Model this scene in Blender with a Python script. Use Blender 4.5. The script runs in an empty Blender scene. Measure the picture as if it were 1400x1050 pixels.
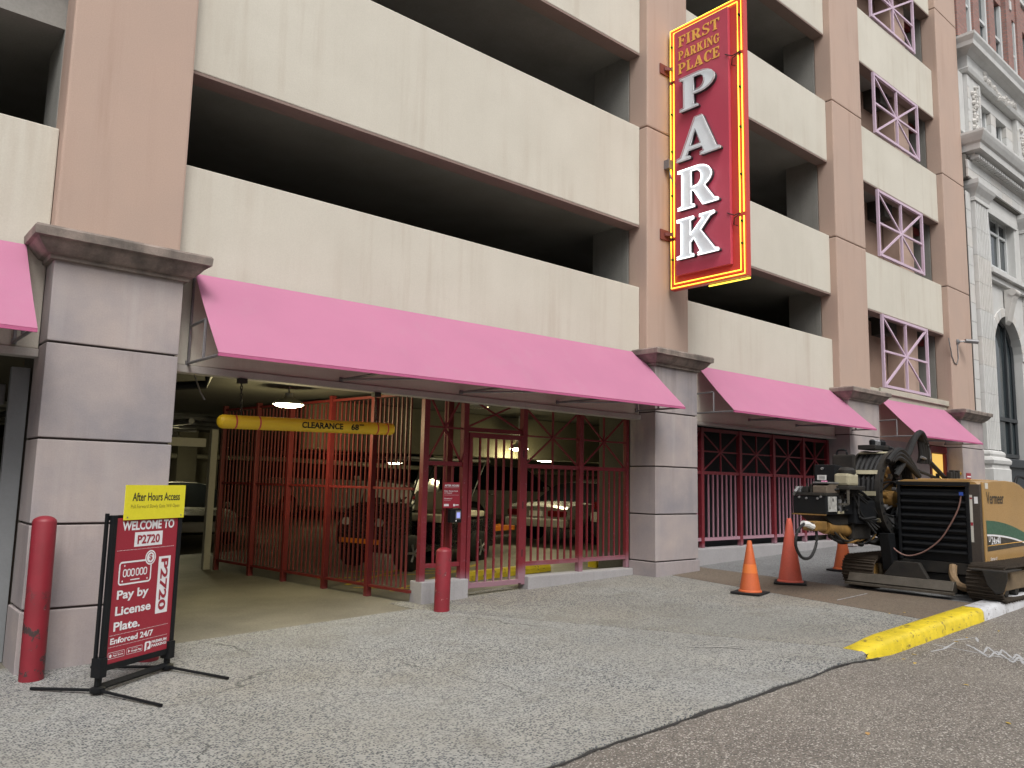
import bpy, bmesh, math, random
from mathutils import Vector, Matrix
random.seed(7)
S = bpy.context.scene
COL = S.collection

# ------------------------------------------------------------------ camera
CAMZ = 1.53
cam_d = bpy.data.cameras.new('camera'); cam = bpy.data.objects.new('camera', cam_d); COL.objects.link(cam)
yaw, pitch, roll, FPX = 0.71130851, 0.12398723, -0.02161469, 1079.18985
fw = Vector((math.sin(yaw)*math.cos(pitch), math.cos(yaw)*math.cos(pitch), math.sin(pitch)))
r0 = Vector((math.cos(yaw), -math.sin(yaw), 0)); d0 = fw.cross(r0)
rr = r0*math.cos(roll)+d0*math.sin(roll); dd = -r0*math.sin(roll)+d0*math.cos(roll)
M = Matrix((rr, -dd, -fw)).transposed().to_4x4(); M.translation = (0, 0, CAMZ)
cam.matrix_world = M
cam_d.sensor_width = 36; cam_d.lens = FPX/1400*36; cam_d.clip_start = .05; cam_d.clip_end = 600
S.camera = cam
# ------------------------------------------------------------------ world, sun, exposure
W = bpy.data.worlds.new('World'); S.world = W; W.use_nodes = True
wt = W.node_tree; wt.nodes.clear()
SUN_EL, SUN_AZ = math.radians(52), math.radians(205)
sky = wt.nodes.new('ShaderNodeTexSky'); sky.sky_type = 'NISHITA'; sky.sun_disc = False
sky.sun_elevation = SUN_EL; sky.sun_rotation = SUN_AZ; sky.air_density = 1.0; sky.dust_density = 4.0
hs = wt.nodes.new('ShaderNodeHueSaturation'); hs.inputs['Saturation'].default_value = .22
bg = wt.nodes.new('ShaderNodeBackground'); bg.inputs['Strength'].default_value = .115
wo = wt.nodes.new('ShaderNodeOutputWorld')
wt.links.new(sky.outputs[0], hs.inputs['Color']); wt.links.new(hs.outputs[0], bg.inputs[0]); wt.links.new(bg.outputs[0], wo.inputs[0])
sl = bpy.data.lights.new('sun', 'SUN'); sl.energy = 1.35; sl.angle = math.radians(28); sl.color = (1, .96, .9)
so = bpy.data.objects.new('sun', sl); COL.objects.link(so)
sd = Vector((math.sin(SUN_AZ)*math.cos(SUN_EL), math.cos(SUN_AZ)*math.cos(SUN_EL), math.sin(SUN_EL)))
so.rotation_euler = (-sd).to_track_quat('-Z', 'Y').to_euler()
S.view_settings.view_transform = 'Standard'; S.view_settings.look = 'None'
S.view_settings.exposure = .62; S.view_settings.gamma = 1; S.view_settings.use_curve_mapping = False
S.render.resolution_x = 1024; S.render.resolution_y = 768

# ------------------------------------------------------------------ materials
MATS = {}
def N(nt, t, **k):
    n = nt.nodes.new(t)
    for a, b in k.items():
        if a in n.inputs: n.inputs[a].default_value = b
        else: setattr(n, a, b)
    return n
def newmat(name):
    m = bpy.data.materials.new(name); m.use_nodes = True; nt = m.node_tree
    b = nt.nodes['Principled BSDF']; g = nt.nodes.new('ShaderNodeNewGeometry')
    return m, nt, b, g
def mixc(nt, f, a, b, mode='MIX'):
    x = nt.nodes.new('ShaderNodeMix'); x.data_type = 'RGBA'; x.blend_type = mode
    for s, v in ((x.inputs[0], f), (x.inputs[6], a), (x.inputs[7], b)):
        if isinstance(v, bpy.types.NodeSocket): nt.links.new(v, s)
        elif isinstance(v, (int, float)): s.default_value = v
        else: s.default_value = (*v[:3], 1)
    return x.outputs[2]
def noise(nt, vec, scale, detail=4, rough=.55, lo=.35, hi=.65, dist=0):
    n = N(nt, 'ShaderNodeTexNoise', Scale=scale, Detail=detail, Roughness=rough, Distortion=dist); nt.links.new(vec, n.inputs['Vector'])
    r = N(nt, 'ShaderNodeMapRange'); r.inputs[1].default_value = lo; r.inputs[2].default_value = hi
    nt.links.new(n.outputs[0], r.inputs[0]); return r.outputs[0]
def scaled(nt, vec, s):
    v = nt.nodes.new('ShaderNodeVectorMath'); v.operation = 'MULTIPLY'; nt.links.new(vec, v.inputs[0]); v.inputs[1].default_value = s
    return v.outputs[0]
def mul(nt, a, k):
    v = nt.nodes.new('ShaderNodeMath'); v.operation = 'MULTIPLY'
    for s, x in ((v.inputs[0], a), (v.inputs[1], k)):
        if isinstance(x, bpy.types.NodeSocket): nt.links.new(x, s)
        else: s.default_value = x
    return v.outputs[0]
def bump(nt, b, h, strength=.3, dist=.01):
    bp = N(nt, 'ShaderNodeBump', Strength=strength, Distance=dist); nt.links.new(h, bp.inputs['Height']); nt.links.new(bp.outputs[0], b.inputs['Normal'])
def mat(name, c, rough=.8, c2=None, scale=1.5, fine=40, fv=.12, streak=0, sc=None, bmp=.15, metal=0, mixv=.6, coat=0):
    """base colour c drifting to c2 in blotches, fine grain, optional vertical streaks of colour sc"""
    if name in MATS: return MATS[name]
    m, nt, b, g = newmat(name); P = g.outputs['Position']
    c2 = c2 or tuple(x*.8 for x in c)
    col = mixc(nt, mul(nt, noise(nt, P, scale, 5, .6, .35, .7), mixv), c, c2)
    f = noise(nt, P, fine, 3, .7, .3, .7)
    col = mixc(nt, mul(nt, f, fv), col, tuple(x*.45 for x in c))
    if streak:
        st = noise(nt, scaled(nt, P, (5, 5, .28)), 1.0, 6, .65, .5, .78)
        big = noise(nt, P, .7, 3, .5, .35, .65)
        col = mixc(nt, mul(nt, mul(nt, st, big), streak), col, sc or tuple(x*.5 for x in c))
    nt.links.new(col, b.inputs['Base Color'])
    rn = N(nt, 'ShaderNodeMapRange'); rn.inputs[3].default_value = max(.05, rough-.1); rn.inputs[4].default_value = min(1, rough+.1)
    nt.links.new(f, rn.inputs[0]); nt.links.new(rn.outputs[0], b.inputs['Roughness'])
    b.inputs['Metallic'].default_value = metal; b.inputs['Coat Weight'].default_value = coat
    if bmp: bump(nt, b, f, bmp, .004)
    MATS[name] = m; return m
def emis(name, c, s, base=(.8, .8, .8)):
    m, nt, b, g = newmat(name); b.inputs['Base Color'].default_value = (*base, 1)
    b.inputs['Emission Color'].default_value = (*c, 1); b.inputs['Emission Strength'].default_value = s; MATS[name] = m; return m
def glass(name, c=(.02, .025, .03), rough=.06):
    m, nt, b, g = newmat(name); b.inputs['Base Color'].default_value = (*c, 1); b.inputs['Roughness'].default_value = rough
    b.inputs['Specular IOR Level'].default_value = .9
    nz = noise(nt, g.outputs['Position'], 1.3, 2, .5, 0, 1); bump(nt, b, nz, .08, .02); MATS[name] = m; return m

def ground_mat(name, light, dark, scale, amount, tint, tintc, rough=.85, size=.5, dirt=.5, crack=False):
    m, nt, b, g = newmat(name); P = g.outputs['Position']
    v = N(nt, 'ShaderNodeTexVoronoi', Scale=scale); 
    wob = noise(nt, P, scale*1.3, 2, .5, 0, 1)
    va = nt.nodes.new('ShaderNodeVectorMath'); va.operation = 'ADD'; nt.links.new(P, va.inputs[0])
    cmb = nt.nodes.new('ShaderNodeCombineXYZ'); nt.links.new(mul(nt, wob, .35/scale), cmb.inputs[0]); nt.links.new(mul(nt, wob, -.35/scale), cmb.inputs[1]); nt.links.new(cmb.outputs[0], va.inputs[1])
    nt.links.new(va.outputs[0], v.inputs['Vector'])
    sep = nt.nodes.new('ShaderNodeSeparateColor'); nt.links.new(v.outputs['Color'], sep.inputs[0])
    th = N(nt, 'ShaderNodeMapRange'); th.inputs[1].default_value = amount-.06; th.inputs[2].default_value = amount+.06
    th.inputs[3].default_value = 1; th.inputs[4].default_value = 0
    nt.links.new(sep.outputs[0], th.inputs[0])
    dm = N(nt, 'ShaderNodeMapRange'); dm.inputs[1].default_value = size; dm.inputs[2].default_value = size+.18; dm.inputs[3].default_value = 1; dm.inputs[4].default_value = 0
    nt.links.new(v.outputs['Distance'], dm.inputs[0])
    stone = mul(nt, th.outputs[0], dm.outputs[0])
    mid = mixc(nt, sep.outputs[1], light, tuple(x*.72 for x in light))
    base = mixc(nt, mul(nt, noise(nt, P, .55, 5, .6, .4, .66), tint), mid, tintc)
    dk = mixc(nt, sep.outputs[2], dark, tuple(min(1, x*2.1) for x in dark))
    reg = noise(nt, P, .8, 5, .6, .3, .62)
    rg = N(nt, 'ShaderNodeMapRange'); rg.inputs[3].default_value = .6; rg.inputs[4].default_value = 1; nt.links.new(reg, rg.inputs[0])
    col = mixc(nt, mul(nt, stone, rg.outputs[0]), base, dk)
    wide = noise(nt, P, .33, 4, .6, .42, .62); col = mixc(nt, mul(nt, wide, .32), col, tuple(x*.42 for x in light))
    blot = noise(nt, P, 1.9, 6, .7, .52, .75)
    col = mixc(nt, mul(nt, blot, dirt), col, tuple(x*.5 for x in tintc))
    spots = N(nt, 'ShaderNodeTexVoronoi', Scale=2.3); nt.links.new(P, spots.inputs['Vector'])
    ss = N(nt, 'ShaderNodeMapRange'); ss.inputs[1].default_value = .05; ss.inputs[2].default_value = .065; ss.inputs[3].default_value = 1; ss.inputs[4].default_value = 0
    nt.links.new(spots.outputs['Distance'], ss.inputs[0]); s2 = nt.nodes.new('ShaderNodeSeparateColor'); nt.links.new(spots.outputs['Color'], s2.inputs[0])
    gt = N(nt, 'ShaderNodeMath'); gt.operation = 'GREATER_THAN'; gt.inputs[1].default_value = .5; nt.links.new(s2.outputs[0], gt.inputs[0])
    col = mixc(nt, mul(nt, mul(nt, ss.outputs[0], gt.outputs[0]), .45), col, (.05, .05, .05))
    if name == 'asphalt':
        v3 = N(nt, 'ShaderNodeTexVoronoi', Scale=120); nt.links.new(P, v3.inputs['Vector']); s3 = nt.nodes.new('ShaderNodeSeparateColor'); nt.links.new(v3.outputs['Color'], s3.inputs[0])
        g3 = N(nt, 'ShaderNodeMapRange'); g3.inputs[1].default_value = .86; g3.inputs[2].default_value = .9; nt.links.new(s3.outputs[0], g3.inputs[0]); col = mixc(nt, mul(nt, g3.outputs[0], .75), col, (.5, .47, .43))
    if crack:
        cr = N(nt, 'ShaderNodeTexVoronoi', Scale=.42); cr.feature = 'DISTANCE_TO_EDGE'
        wv = nt.nodes.new('ShaderNodeVectorMath'); wv.operation = 'ADD'; nt.links.new(P, wv.inputs[0])
        nz = N(nt, 'ShaderNodeTexNoise', Scale=2.5, Detail=5); nt.links.new(P, nz.inputs['Vector']); nt.links.new(scaled(nt, nz.outputs[1], (.5, .5, 0)), wv.inputs[1])
        nt.links.new(wv.outputs[0], cr.inputs['Vector'])
        cm = N(nt, 'ShaderNodeMapRange'); cm.inputs[1].default_value = .001; cm.inputs[2].default_value = .004; cm.inputs[3].default_value = 1; cm.inputs[4].default_value = 0
        nt.links.new(cr.outputs['Distance'], cm.inputs[0])
        msk = noise(nt, P, .9, 2, .5, .48, .62)
        col = mixc(nt, mul(nt, mul(nt, cm.outputs[0], msk), .75), col, (.04, .04, .038))
    nt.links.new(col, b.inputs['Base Color']); b.inputs['Roughness'].default_value = rough
    h = mul(nt, v.outputs['Distance'], -1.0); bump(nt, b, h, .45, .012)
    MATS[name] = m; return m

m_cream = mat('cream_concrete', (.60, .57, .495), .9, (.50, .47, .40), .8, 70, .15, .6, (.38, .31, .24), .2)
m_creamdirty = mat('cream_concrete_weathered', (.50, .47, .39), .9, (.34, .32, .27), 1.6, 60, .2, .8, (.2, .18, .15), .2)
m_pink = mat('pink_concrete', (.475, .345, .28), .9, (.41, .315, .265), .8, 90, .16, .7, (.33, .22, .17), .2)
m_stone = mat('pink_stone_block', (.43, .365, .345), .75, (.27, .255, .275), 1.2, 80, .18, .95, (.47, .43, .42), .15, mixv=1)
m_stone2 = mat('lilac_stone_block', (.42, .36, .345), .75, (.26, .245, .265), 1.3, 80, .2, .9, (.17, .14, .14), .15, mixv=1)
m_cap = mat('weathered_cap_stone', (.32, .26, .225), .85, (.10, .09, .08), 4, 60, .3, 1.0, (.045, .04, .037), .3, mixv=.95)
m_joint = mat('dark_joint', (.09, .075, .07), .95)
m_conc = mat('shaded_garage_concrete', (.115, .11, .085), .9, (.06, .057, .047), 1.2, 50, .25, .5, (.07, .065, .05), .2)  # darker copy of the deck concrete, ground-floor shade put into the colour
m_ceil = mat('shaded_garage_ceiling', (.06, .057, .046), .95, (.028, .026, .022), .8, 50, .2)  # ceiling colour lowered to carry the shade of the ground floor
m_upc = mat('lit_deck_concrete', (.27, .265, .245), .9, (.17, .165, .15), 1.2, 50, .25, .8, (.09, .085, .075), .2)  # lighter copy of the garage concrete, upper-deck daylight put into the colour
m_upceil = mat('lit_deck_ceiling', (.30, .29, .27), .95, (.16, .155, .14), .9, 50, .25)  # same ceiling painted lighter so the upper decks look lit
m_floor = mat('garage_floor_concrete', (.195, .182, .145), .6, (.09, .082, .065), .9, 60, .2, 0, None, .12, mixv=.9)
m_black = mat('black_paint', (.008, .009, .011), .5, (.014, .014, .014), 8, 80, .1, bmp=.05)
m_blackm = mat('black_dirty_steel', (.02, .02, .02), .5, (.05, .042, .033), 5, 60, .3, bmp=.2)
m_rubber = mat('black_rubber', (.018, .018, .019), .6, (.03, .03, .03), 9, 60, .2, bmp=.1)
m_steel = mat('galvanised_steel', (.30, .30, .31), .45, (.2, .2, .2), 7, 60, .2, metal=.6)
m_awn = mat('pink_awning_fabric', (.63, .255, .405), .9, (.54, .22, .355), 1.1, 220, .14, .7, (.56, .30, .40), .15)
_nt = m_awn.node_tree; _p = _nt.nodes['Principled BSDF']; _t = _nt.nodes.new('ShaderNodeBsdfTranslucent'); _t.inputs[0].default_value = (.6, .2, .35, 1)
_mx = _nt.nodes.new('ShaderNodeMixShader'); _mx.inputs[0].default_value = .28; _nt.links.new(_p.outputs[0], _mx.inputs[1]); _nt.links.new(_t.outputs[0], _mx.inputs[2]); _nt.links.new(_mx.outputs[0], _nt.nodes['Material Output'].inputs[0])
m_awnedge = mat('magenta_awning_edge', (.48, .11, .24), .8)
m_redsign = mat('red_sign_enamel', (.50, .065, .11), .4, (.43, .055, .095), 2, 60, .1, bmp=.03)
m_redsign2 = mat('red_sign_border', (.58, .06, .05), .35, (.48, .05, .045), 2, 60, .1, bmp=.03)
m_gold = mat('gold_lettering', (.85, .46, .09), .5, bmp=0)
m_white = mat('white_paint', (.78, .78, .77), .5, (.68, .68, .66), 5, bmp=.03)
m_letter = mat('pale_letter_face', (.80, .86, .90), .45, (.72, .78, .83), 4, bmp=0)
m_yellow = mat('yellow_plastic', (.80, .52, .015), .45, (.72, .46, .015), 4, 80, .1, bmp=.04)
m_yelpanel = mat('yellow_panel', (.82, .74, .03), .5, (.8, .72, .03), 4, bmp=0)
m_banner = mat('red_print', (.33, .022, .04), .55, (.31, .022, .038), 3, 100, .05, bmp=0)
m_bannerw = mat('white_print', (.82, .82, .84), .55, (.8, .8, .82), 3, bmp=0)
m_cone = mat('orange_cone_plastic', (.60, .125, .035), .55, (.50, .12, .05), 9, 60, .2, .6, (.25, .08, .04), .08)
m_cone2 = mat('faded_red_cone_plastic', (.72, .13, .08), .55, (.60, .13, .09), 9, 60, .2, .5, (.3, .09, .06), .08)
m_yrig = mat('machine_yellow_paint', (.44, .265, .095), .35, (.37, .225, .085), 2.5, 60, .1, .4, (.3, .17, .06), .04, coat=.3)
m_yrigd = mat('dirty_yellow_steel', (.27, .15, .04), .5, (.07, .045, .02), 8, 60, .3, bmp=.15)
m_green = mat('green_stripe', (.05, .13, .08), .4, bmp=0)
m_track = mat('rusty_track_steel', (.07, .053, .038), .7, (.03, .025, .02), 9, 60, .35, bmp=.3, metal=.3)
m_trackw = mat('worn_track_edge', (.13, .115, .095), .5, (.06, .052, .042), 9, 60, .3, bmp=.2, metal=.4)
m_dirt = mat('dried_mud', (.2, .145, .085), .95, (.12, .09, .06), 9, 40, .3, bmp=.5)
m_tank = mat('cream_tank_plastic', (.40, .37, .26), .5, (.30, .27, .18), 9, 60, .2)
m_lilac = mat('lilac_painted_steel', (.60, .47, .58), .55, (.52, .38, .48), 4, 60, .15, .3, (.35, .15, .2), .05)
m_brick = None
m_limest = mat('white_terracotta', (.57, .572, .56), .7, (.46, .46, .45), 2.2, 80, .14, .6, (.36, .34, .31), .15)
m_limest2 = mat('buff_terracotta', (.58, .565, .54), .75, (.48, .465, .435), 2.5, 80, .16, .6, (.3, .27, .23), .15)
m_frame = mat('dark_window_frame', (.03, .035, .04), .4)
m_glass = glass('window_glass', (.03, .04, .045), .05)
m_cglass = glass('car_glass', (.01, .012, .014), .08)
m_bulb = emis('lamp_glow', (1, .93, .62), 38)
m_neon = emis('yellow_neon', (1, .70, .06), 1.7, (.8, .6, .05))
m_neonw = emis('white_neon', (.95, .97, 1), 1.1)
m_neonoff = mat('unlit_white_tube', (.6, .62, .65), .3, bmp=0)
m_lit = emis('lit_yellow_door', (1, .62, .15), .55, (.5, .35, .1))
m_screen = emis('keypad_screen', (.35, .4, .9), .5, (.2, .2, .4))

for _m, _s in ((m_black, .22), (m_blackm, .3), (m_rubber, .25)): _m.node_tree.nodes['Principled BSDF'].inputs['Specular IOR Level'].default_value = _s
def gate_paint(name, red, pink, z0, z1, rough=.5):
    m, nt, b, g = newmat(name); P = g.outputs['Position']
    sp = nt.nodes.new('ShaderNodeSeparateXYZ'); nt.links.new(P, sp.inputs[0])
    sub = N(nt, 'ShaderNodeMath'); sub.operation = 'MULTIPLY_ADD'; nt.links.new(sp.outputs[0], sub.inputs[0]); sub.inputs[1].default_value = -.0345; nt.links.new(sp.outputs[2], sub.inputs[2])
    ad = N(nt, 'ShaderNodeMath'); ad.operation = 'ADD'; nt.links.new(sub.outputs[0], ad.inputs[0]); nt.links.new(mul(nt, noise(nt, P, 3, 4, .6, 0, 1), .18), ad.inputs[1])
    r = N(nt, 'ShaderNodeMapRange'); r.inputs[1].default_value = z0; r.inputs[2].default_value = z1; r.inputs[3].default_value = 1; r.inputs[4].default_value = 0
    nt.links.new(ad.outputs[0], r.inputs[0])
    base = mixc(nt, mul(nt, noise(nt, P, 4, 5, .6), .5), red, tuple(x*.7 for x in red))
    col = mixc(nt, r.outputs[0], base, pink)
    col = mixc(nt, mul(nt, noise(nt, P, 28, 4, .7, .62, .7), .7), col, pink)
    col = mixc(nt, mul(nt, noise(nt, P, 13, 5, .7, .64, .72), .7), col, (.06, .035, .03))
    nt.links.new(col, b.inputs['Base Color']); b.inputs['Roughness'].default_value = rough; MATS[name] = m; return m
m_gate = gate_paint('red_gate_paint', (.19, .018, .027), (.27, .15, .185), .24, .38)
m_gate2 = gate_paint('faded_gate_bar_paint', (.32, .13, .17), (.38, .22, .27), .3, 1.4)
m_fence = gate_paint('red_fence_paint', (.15, .016, .015), (.22, .05, .06), .02, .10)
m_fbar = gate_paint('fence_bar_paint', (.15, .026, .022), (.17, .055, .055), .1, .3)
def bollard_paint():
    m, nt, b, g = newmat('chipped_red_bollard_paint'); P = g.outputs['Position']
    base = mixc(nt, mul(nt, noise(nt, P, 5, 5, .6), .6), (.24, .018, .03), (.17, .015, .022))
    chip = mul(nt, noise(nt, P, 7, 7, .75, .565, .585), 1)
    sp = nt.nodes.new('ShaderNodeSeparateXYZ'); nt.links.new(P, sp.inputs[0])
    zf = N(nt, 'ShaderNodeMapRange'); zf.inputs[1].default_value = .45; zf.inputs[2].default_value = .75; zf.inputs[3].default_value = 1; zf.inputs[4].default_value = 0; nt.links.new(sp.outputs[2], zf.inputs[0])
    col = mixc(nt, mul(nt, chip, zf.outputs[0]), base, (.05, .03, .03))
    col = mixc(nt, mul(nt, noise(nt, P, 14, 6, .7, .66, .69), .8), col, (.5, .25, .25))
    nt.links.new(col, b.inputs['Base Color']); b.inputs['Roughness'].default_value = .5; bump(nt, b, chip, .4, .003); MATS['chip'] = m; return m
m_boll = bollard_paint()
def curb_paint(name, c):
    m, nt, b, g = newmat(name); P = g.outputs['Position']
    base = mixc(nt, noise(nt, P, 6, 5, .6), c, tuple(x*.75 for x in c))
    chip = noise(nt, P, 11, 8, .75, .57, .61)
    col = mixc(nt, mul(nt, chip, .8), base, (.13, .09, .05))
    dk = noise(nt, scaled(nt, P, (3, 3, 14)), 6, 7, .75, .62, .66)
    col = mixc(nt, mul(nt, dk, .9), col, (.04, .035, .03))
    nt.links.new(col, b.inputs['Base Color']); b.inputs['Roughness'].default_value = .42; bump(nt, b, chip, .5, .004); MATS[name] = m; return m
m_ycurb = curb_paint('yellow_curb_paint', (.78, .60, .03)); m_wcurb = curb_paint('white_curb_paint', (.62, .63, .66))
m_agg = ground_mat('exposed_aggregate', (.365, .367, .35), (.025, .03, .038), 74, .56, .55, (.30, .28, .23), dirt=.5, size=.44, crack=True)
m_agg2 = ground_mat('worn_aggregate', (.33, .327, .30), (.03, .034, .04), 78, .5, .65, (.28, .25, .2), dirt=.55, crack=True)
m_aggb = ground_mat('brown_aggregate', (.19, .15, .11), (.05, .042, .035), 80, .42, .7, (.14, .095, .065), dirt=.5)
m_aggg = ground_mat('grey_aggregate', (.235, .24, .24), (.05, .052, .055), 80, .45, .5, (.2, .2, .2), dirt=.5, crack=True)
m_asph = ground_mat('asphalt', (.25, .225, .195), (.05, .046, .042), 92, .6, .6, (.135, .115, .1), dirt=.45, size=.46)
m_tar = mat('tar_filler', (.035, .033, .032), .9)
def spandrel_mat():
    """weathered cream panel: rain streaks running down from the coping"""
    return m_cream
def brick_mat():
    m, nt, b, g = newmat('brown_brick'); P = g.outputs['Position']
    sw = nt.nodes.new('ShaderNodeSeparateXYZ'); nt.links.new(P, sw.inputs[0]); cb = nt.nodes.new('ShaderNodeCombineXYZ')
    ad = N(nt, 'ShaderNodeMath'); nt.links.new(sw.outputs[0], ad.inputs[0]); nt.links.new(sw.outputs[1], ad.inputs[1])
    nt.links.new(ad.outputs[0], cb.inputs[0]); nt.links.new(sw.outputs[2], cb.inputs[1])
    br = N(nt, 'ShaderNodeTexBrick', Scale=1.0); br.inputs['Color1'].default_value = (.34, .16, .13, 1); br.inputs['Color2'].default_value = (.25, .12, .10, 1)
    br.inputs['Mortar'].default_value = (.2, .17, .16, 1); br.inputs['Mortar Size'].default_value = .012; br.inputs['Brick Width'].default_value = .2; br.inputs['Row Height'].default_value = .068
    nt.links.new(cb.outputs[0], br.inputs['Vector']); nt.links.new(br.outputs[0], b.inputs['Base Color']); b.inputs['Roughness'].default_value = .9
    bump(nt, b, br.outputs['Fac'], -.4, .01); return m
m_brick = brick_mat()

# ------------------------------------------------------------------ helpers
LOC = {}     # object name -> (world origin, local?)
def wo_(p): return LOC[p.name][0] if p else Vector((0, 0, 0))
def is_local(p): return p is not None and LOC[p.name][1]
def put(name, me, m, parent=None, at=(0, 0, 0), rot=None, label=None):
    o = bpy.data.objects.new(name, me); COL.objects.link(o)
    if m is not None and not me.materials: me.materials.append(m)
    at = Vector(at)
    if parent:
        o.parent = parent
        if is_local(parent): o.location = at if rot != 'keep' else at; LOC[o.name] = (Vector((0, 0, 0)), True)
        else: o.location = at-wo_(parent); LOC[o.name] = (at, False)
    else: o.location = at; LOC[o.name] = (at, False)
    if rot and rot != 'keep': o.rotation_euler = rot
    if label: o['label'] = label
    return o
def tag(o, label, cat, group=None):
    o['label'] = label; o['category'] = cat
    if group: o['group'] = group
    return o
def thing(name, label, cat, loc, group=None, local=False, rotz=0):
    o = bpy.data.objects.new(name, None); COL.objects.link(o); o.empty_display_size = .1
    o.location = loc; o.rotation_euler = (0, 0, rotz)
    LOC[o.name] = (Vector(loc), local); return tag(o, label, cat, group)
def struct(o, kind='structure'): o['kind'] = kind; return o
class MB:
    def __init__(s): s.v = []; s.f = []; s.mi = []
    def add(s, vs, fs, mi=0):
        n = len(s.v); s.v += [tuple(v) for v in vs]; s.f += [tuple(n+i for i in f) for f in fs]; s.mi += [mi]*len(fs)
    def box(s, x0, x1, y0, y1, z0, z1, mi=0):
        vs = [(x, y, z) for z in (z0, z1) for y in (y0, y1) for x in (x0, x1)]
        s.add(vs, [(0, 2, 3, 1), (4, 5, 7, 6), (0, 1, 5, 4), (2, 6, 7, 3), (0, 4, 6, 2), (1, 3, 7, 5)], mi)
    def prism(s, poly, ax, a0, a1, mi=0):
        """poly: 2D points; ax = extrusion axis 'x','y','z'"""
        def m3(p, a): return {'x': (a, p[0], p[1]), 'y': (p[0], a, p[1]), 'z': (p[0], p[1], a)}[ax]
        n = len(poly); vs = [m3(p, a0) for p in poly]+[m3(p, a1) for p in poly]
        s.add(vs, [tuple(range(n-1, -1, -1)), tuple(range(n, 2*n))]+[(i, (i+1) % n, n+(i+1) % n, n+i) for i in range(n)], mi)
    def tube(s, pts, r, seg=8, mi=0, closed=False, rs=None):
        pts = [Vector(p) for p in pts]; n = len(pts); rings = []
        for i, p in enumerate(pts):
            if closed: t = pts[(i+1) % n]-pts[i-1]
            else: t = pts[min(i+1, n-1)]-pts[max(i-1, 0)]
            if t.length < 1e-9: t = Vector((0, 0, 1))
            t.normalize(); a = Vector((0, 0, 1)) if abs(t.z) < .9 else Vector((0, 1, 0))
            u = t.cross(a).normalized(); w = t.cross(u).normalized(); R = rs[i] if rs else r
            rings.append([p+(u*math.cos(k*2*math.pi/seg)+w*math.sin(k*2*math.pi/seg))*R for k in range(seg)])
        vs = [v for rg in rings for v in rg]; fs = []
        for i in range(n if closed else n-1):
            for k in range(seg):
                a, b2 = i*seg+k, i*seg+(k+1) % seg; c, d = ((i+1) % n)*seg+(k+1) % seg, ((i+1) % n)*seg+k
                fs.append((a, b2, c, d))
        if not closed: fs += [tuple(range(seg-1, -1, -1)), tuple(range((n-1)*seg, n*seg))]
        s.add(vs, fs, mi)
    def lathe(s, prof, c=(0, 0, 0), seg=20, mi=0, ax='z'):
        rings = []
        for r, h in prof:
            for k in range(seg):
                a = 2*math.pi*k/seg; p = (r*math.cos(a), r*math.sin(a), h)
                if ax == 'y': p = (p[0], p[2], p[1])
                if ax == 'x': p = (p[2], p[0], p[1])
                rings.append((c[0]+p[0], c[1]+p[1], c[2]+p[2]))
        n = len(prof); fs = [(i*seg+k, i*seg+(k+1) % seg, (i+1)*seg+(k+1) % seg, (i+1)*seg+k) for i in range(n-1) for k in range(seg)]
        fs += [tuple(range(seg-1, -1, -1)), tuple(range((n-1)*seg, n*seg))]
        s.add(rings, fs, mi)
    def mesh(s, name, mats=(), smooth=False, bevel=0):
        me = bpy.data.meshes.new(name); me.from_pydata(s.v, [], s.f)
        for m in mats: me.materials.append(m)
        me.polygons.foreach_set('material_index', s.mi)
        bm = bmesh.new(); bm.from_mesh(me)
        bmesh.ops.recalc_face_normals(bm, faces=bm.faces[:])
        if bevel: bmesh.ops.bevel(bm, geom=[e for e in bm.edges if len(e.link_faces) == 2 and e.calc_face_angle() > .7], offset=bevel, segments=2, affect='EDGES', profile=.6, clamp_overlap=True)
        bm.to_mesh(me); bm.free()
        if smooth:
            me.polygons.foreach_set('use_smooth', [True]*len(me.polygons)); me.update()
            try: me.set_sharp_from_angle(angle=math.radians(38))
            except Exception: pass
        me.update(); return me
    def obj(s, name, m, parent=None, smooth=False, bevel=0, label=None, at=None):
        mats = m if isinstance(m, (list, tuple)) else (m,)
        if at is not None:
            at = Vector(at); s.v = [tuple(Vector(v)-at) for v in s.v]
            return put(name, s.mesh(name, mats, smooth, bevel), None, parent, at, label=label)
        if parent is None or is_local(parent) : pass
        if parent is None:
            # origin at base centre
            xs, ys, zs = zip(*s.v); at = Vector(((min(xs)+max(xs))/2, (min(ys)+max(ys))/2, min(zs)))
        elif is_local(parent): at = Vector((0, 0, 0))
        else:
            xs, ys, zs = zip(*s.v); at = Vector(((min(xs)+max(xs))/2, (min(ys)+max(ys))/2, min(zs)))
        s.v = [tuple(Vector(v)-at) for v in s.v]
        return put(name, s.mesh(name, mats, smooth, bevel), None, parent, at, label=label)
CACHE = {}
def box(name, x0, x1, y0, y1, z0, z1, m, parent=None, bevel=0, label=None):
    k = (round(x1-x0, 4), round(y1-y0, 4), round(z1-z0, 4), m.name, bevel)
    if k not in CACHE:
        b = MB(); dx, dy, dz = (x1-x0)/2, (y1-y0)/2, (z1-z0)/2; b.box(-dx, dx, -dy, dy, -dz, dz); CACHE[k] = b.mesh(name, (m,), False, bevel)
    return put(name, CACHE[k], None, parent, ((x0+x1)/2, (y0+y1)/2, (z0+z1)/2), label=label)
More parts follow.
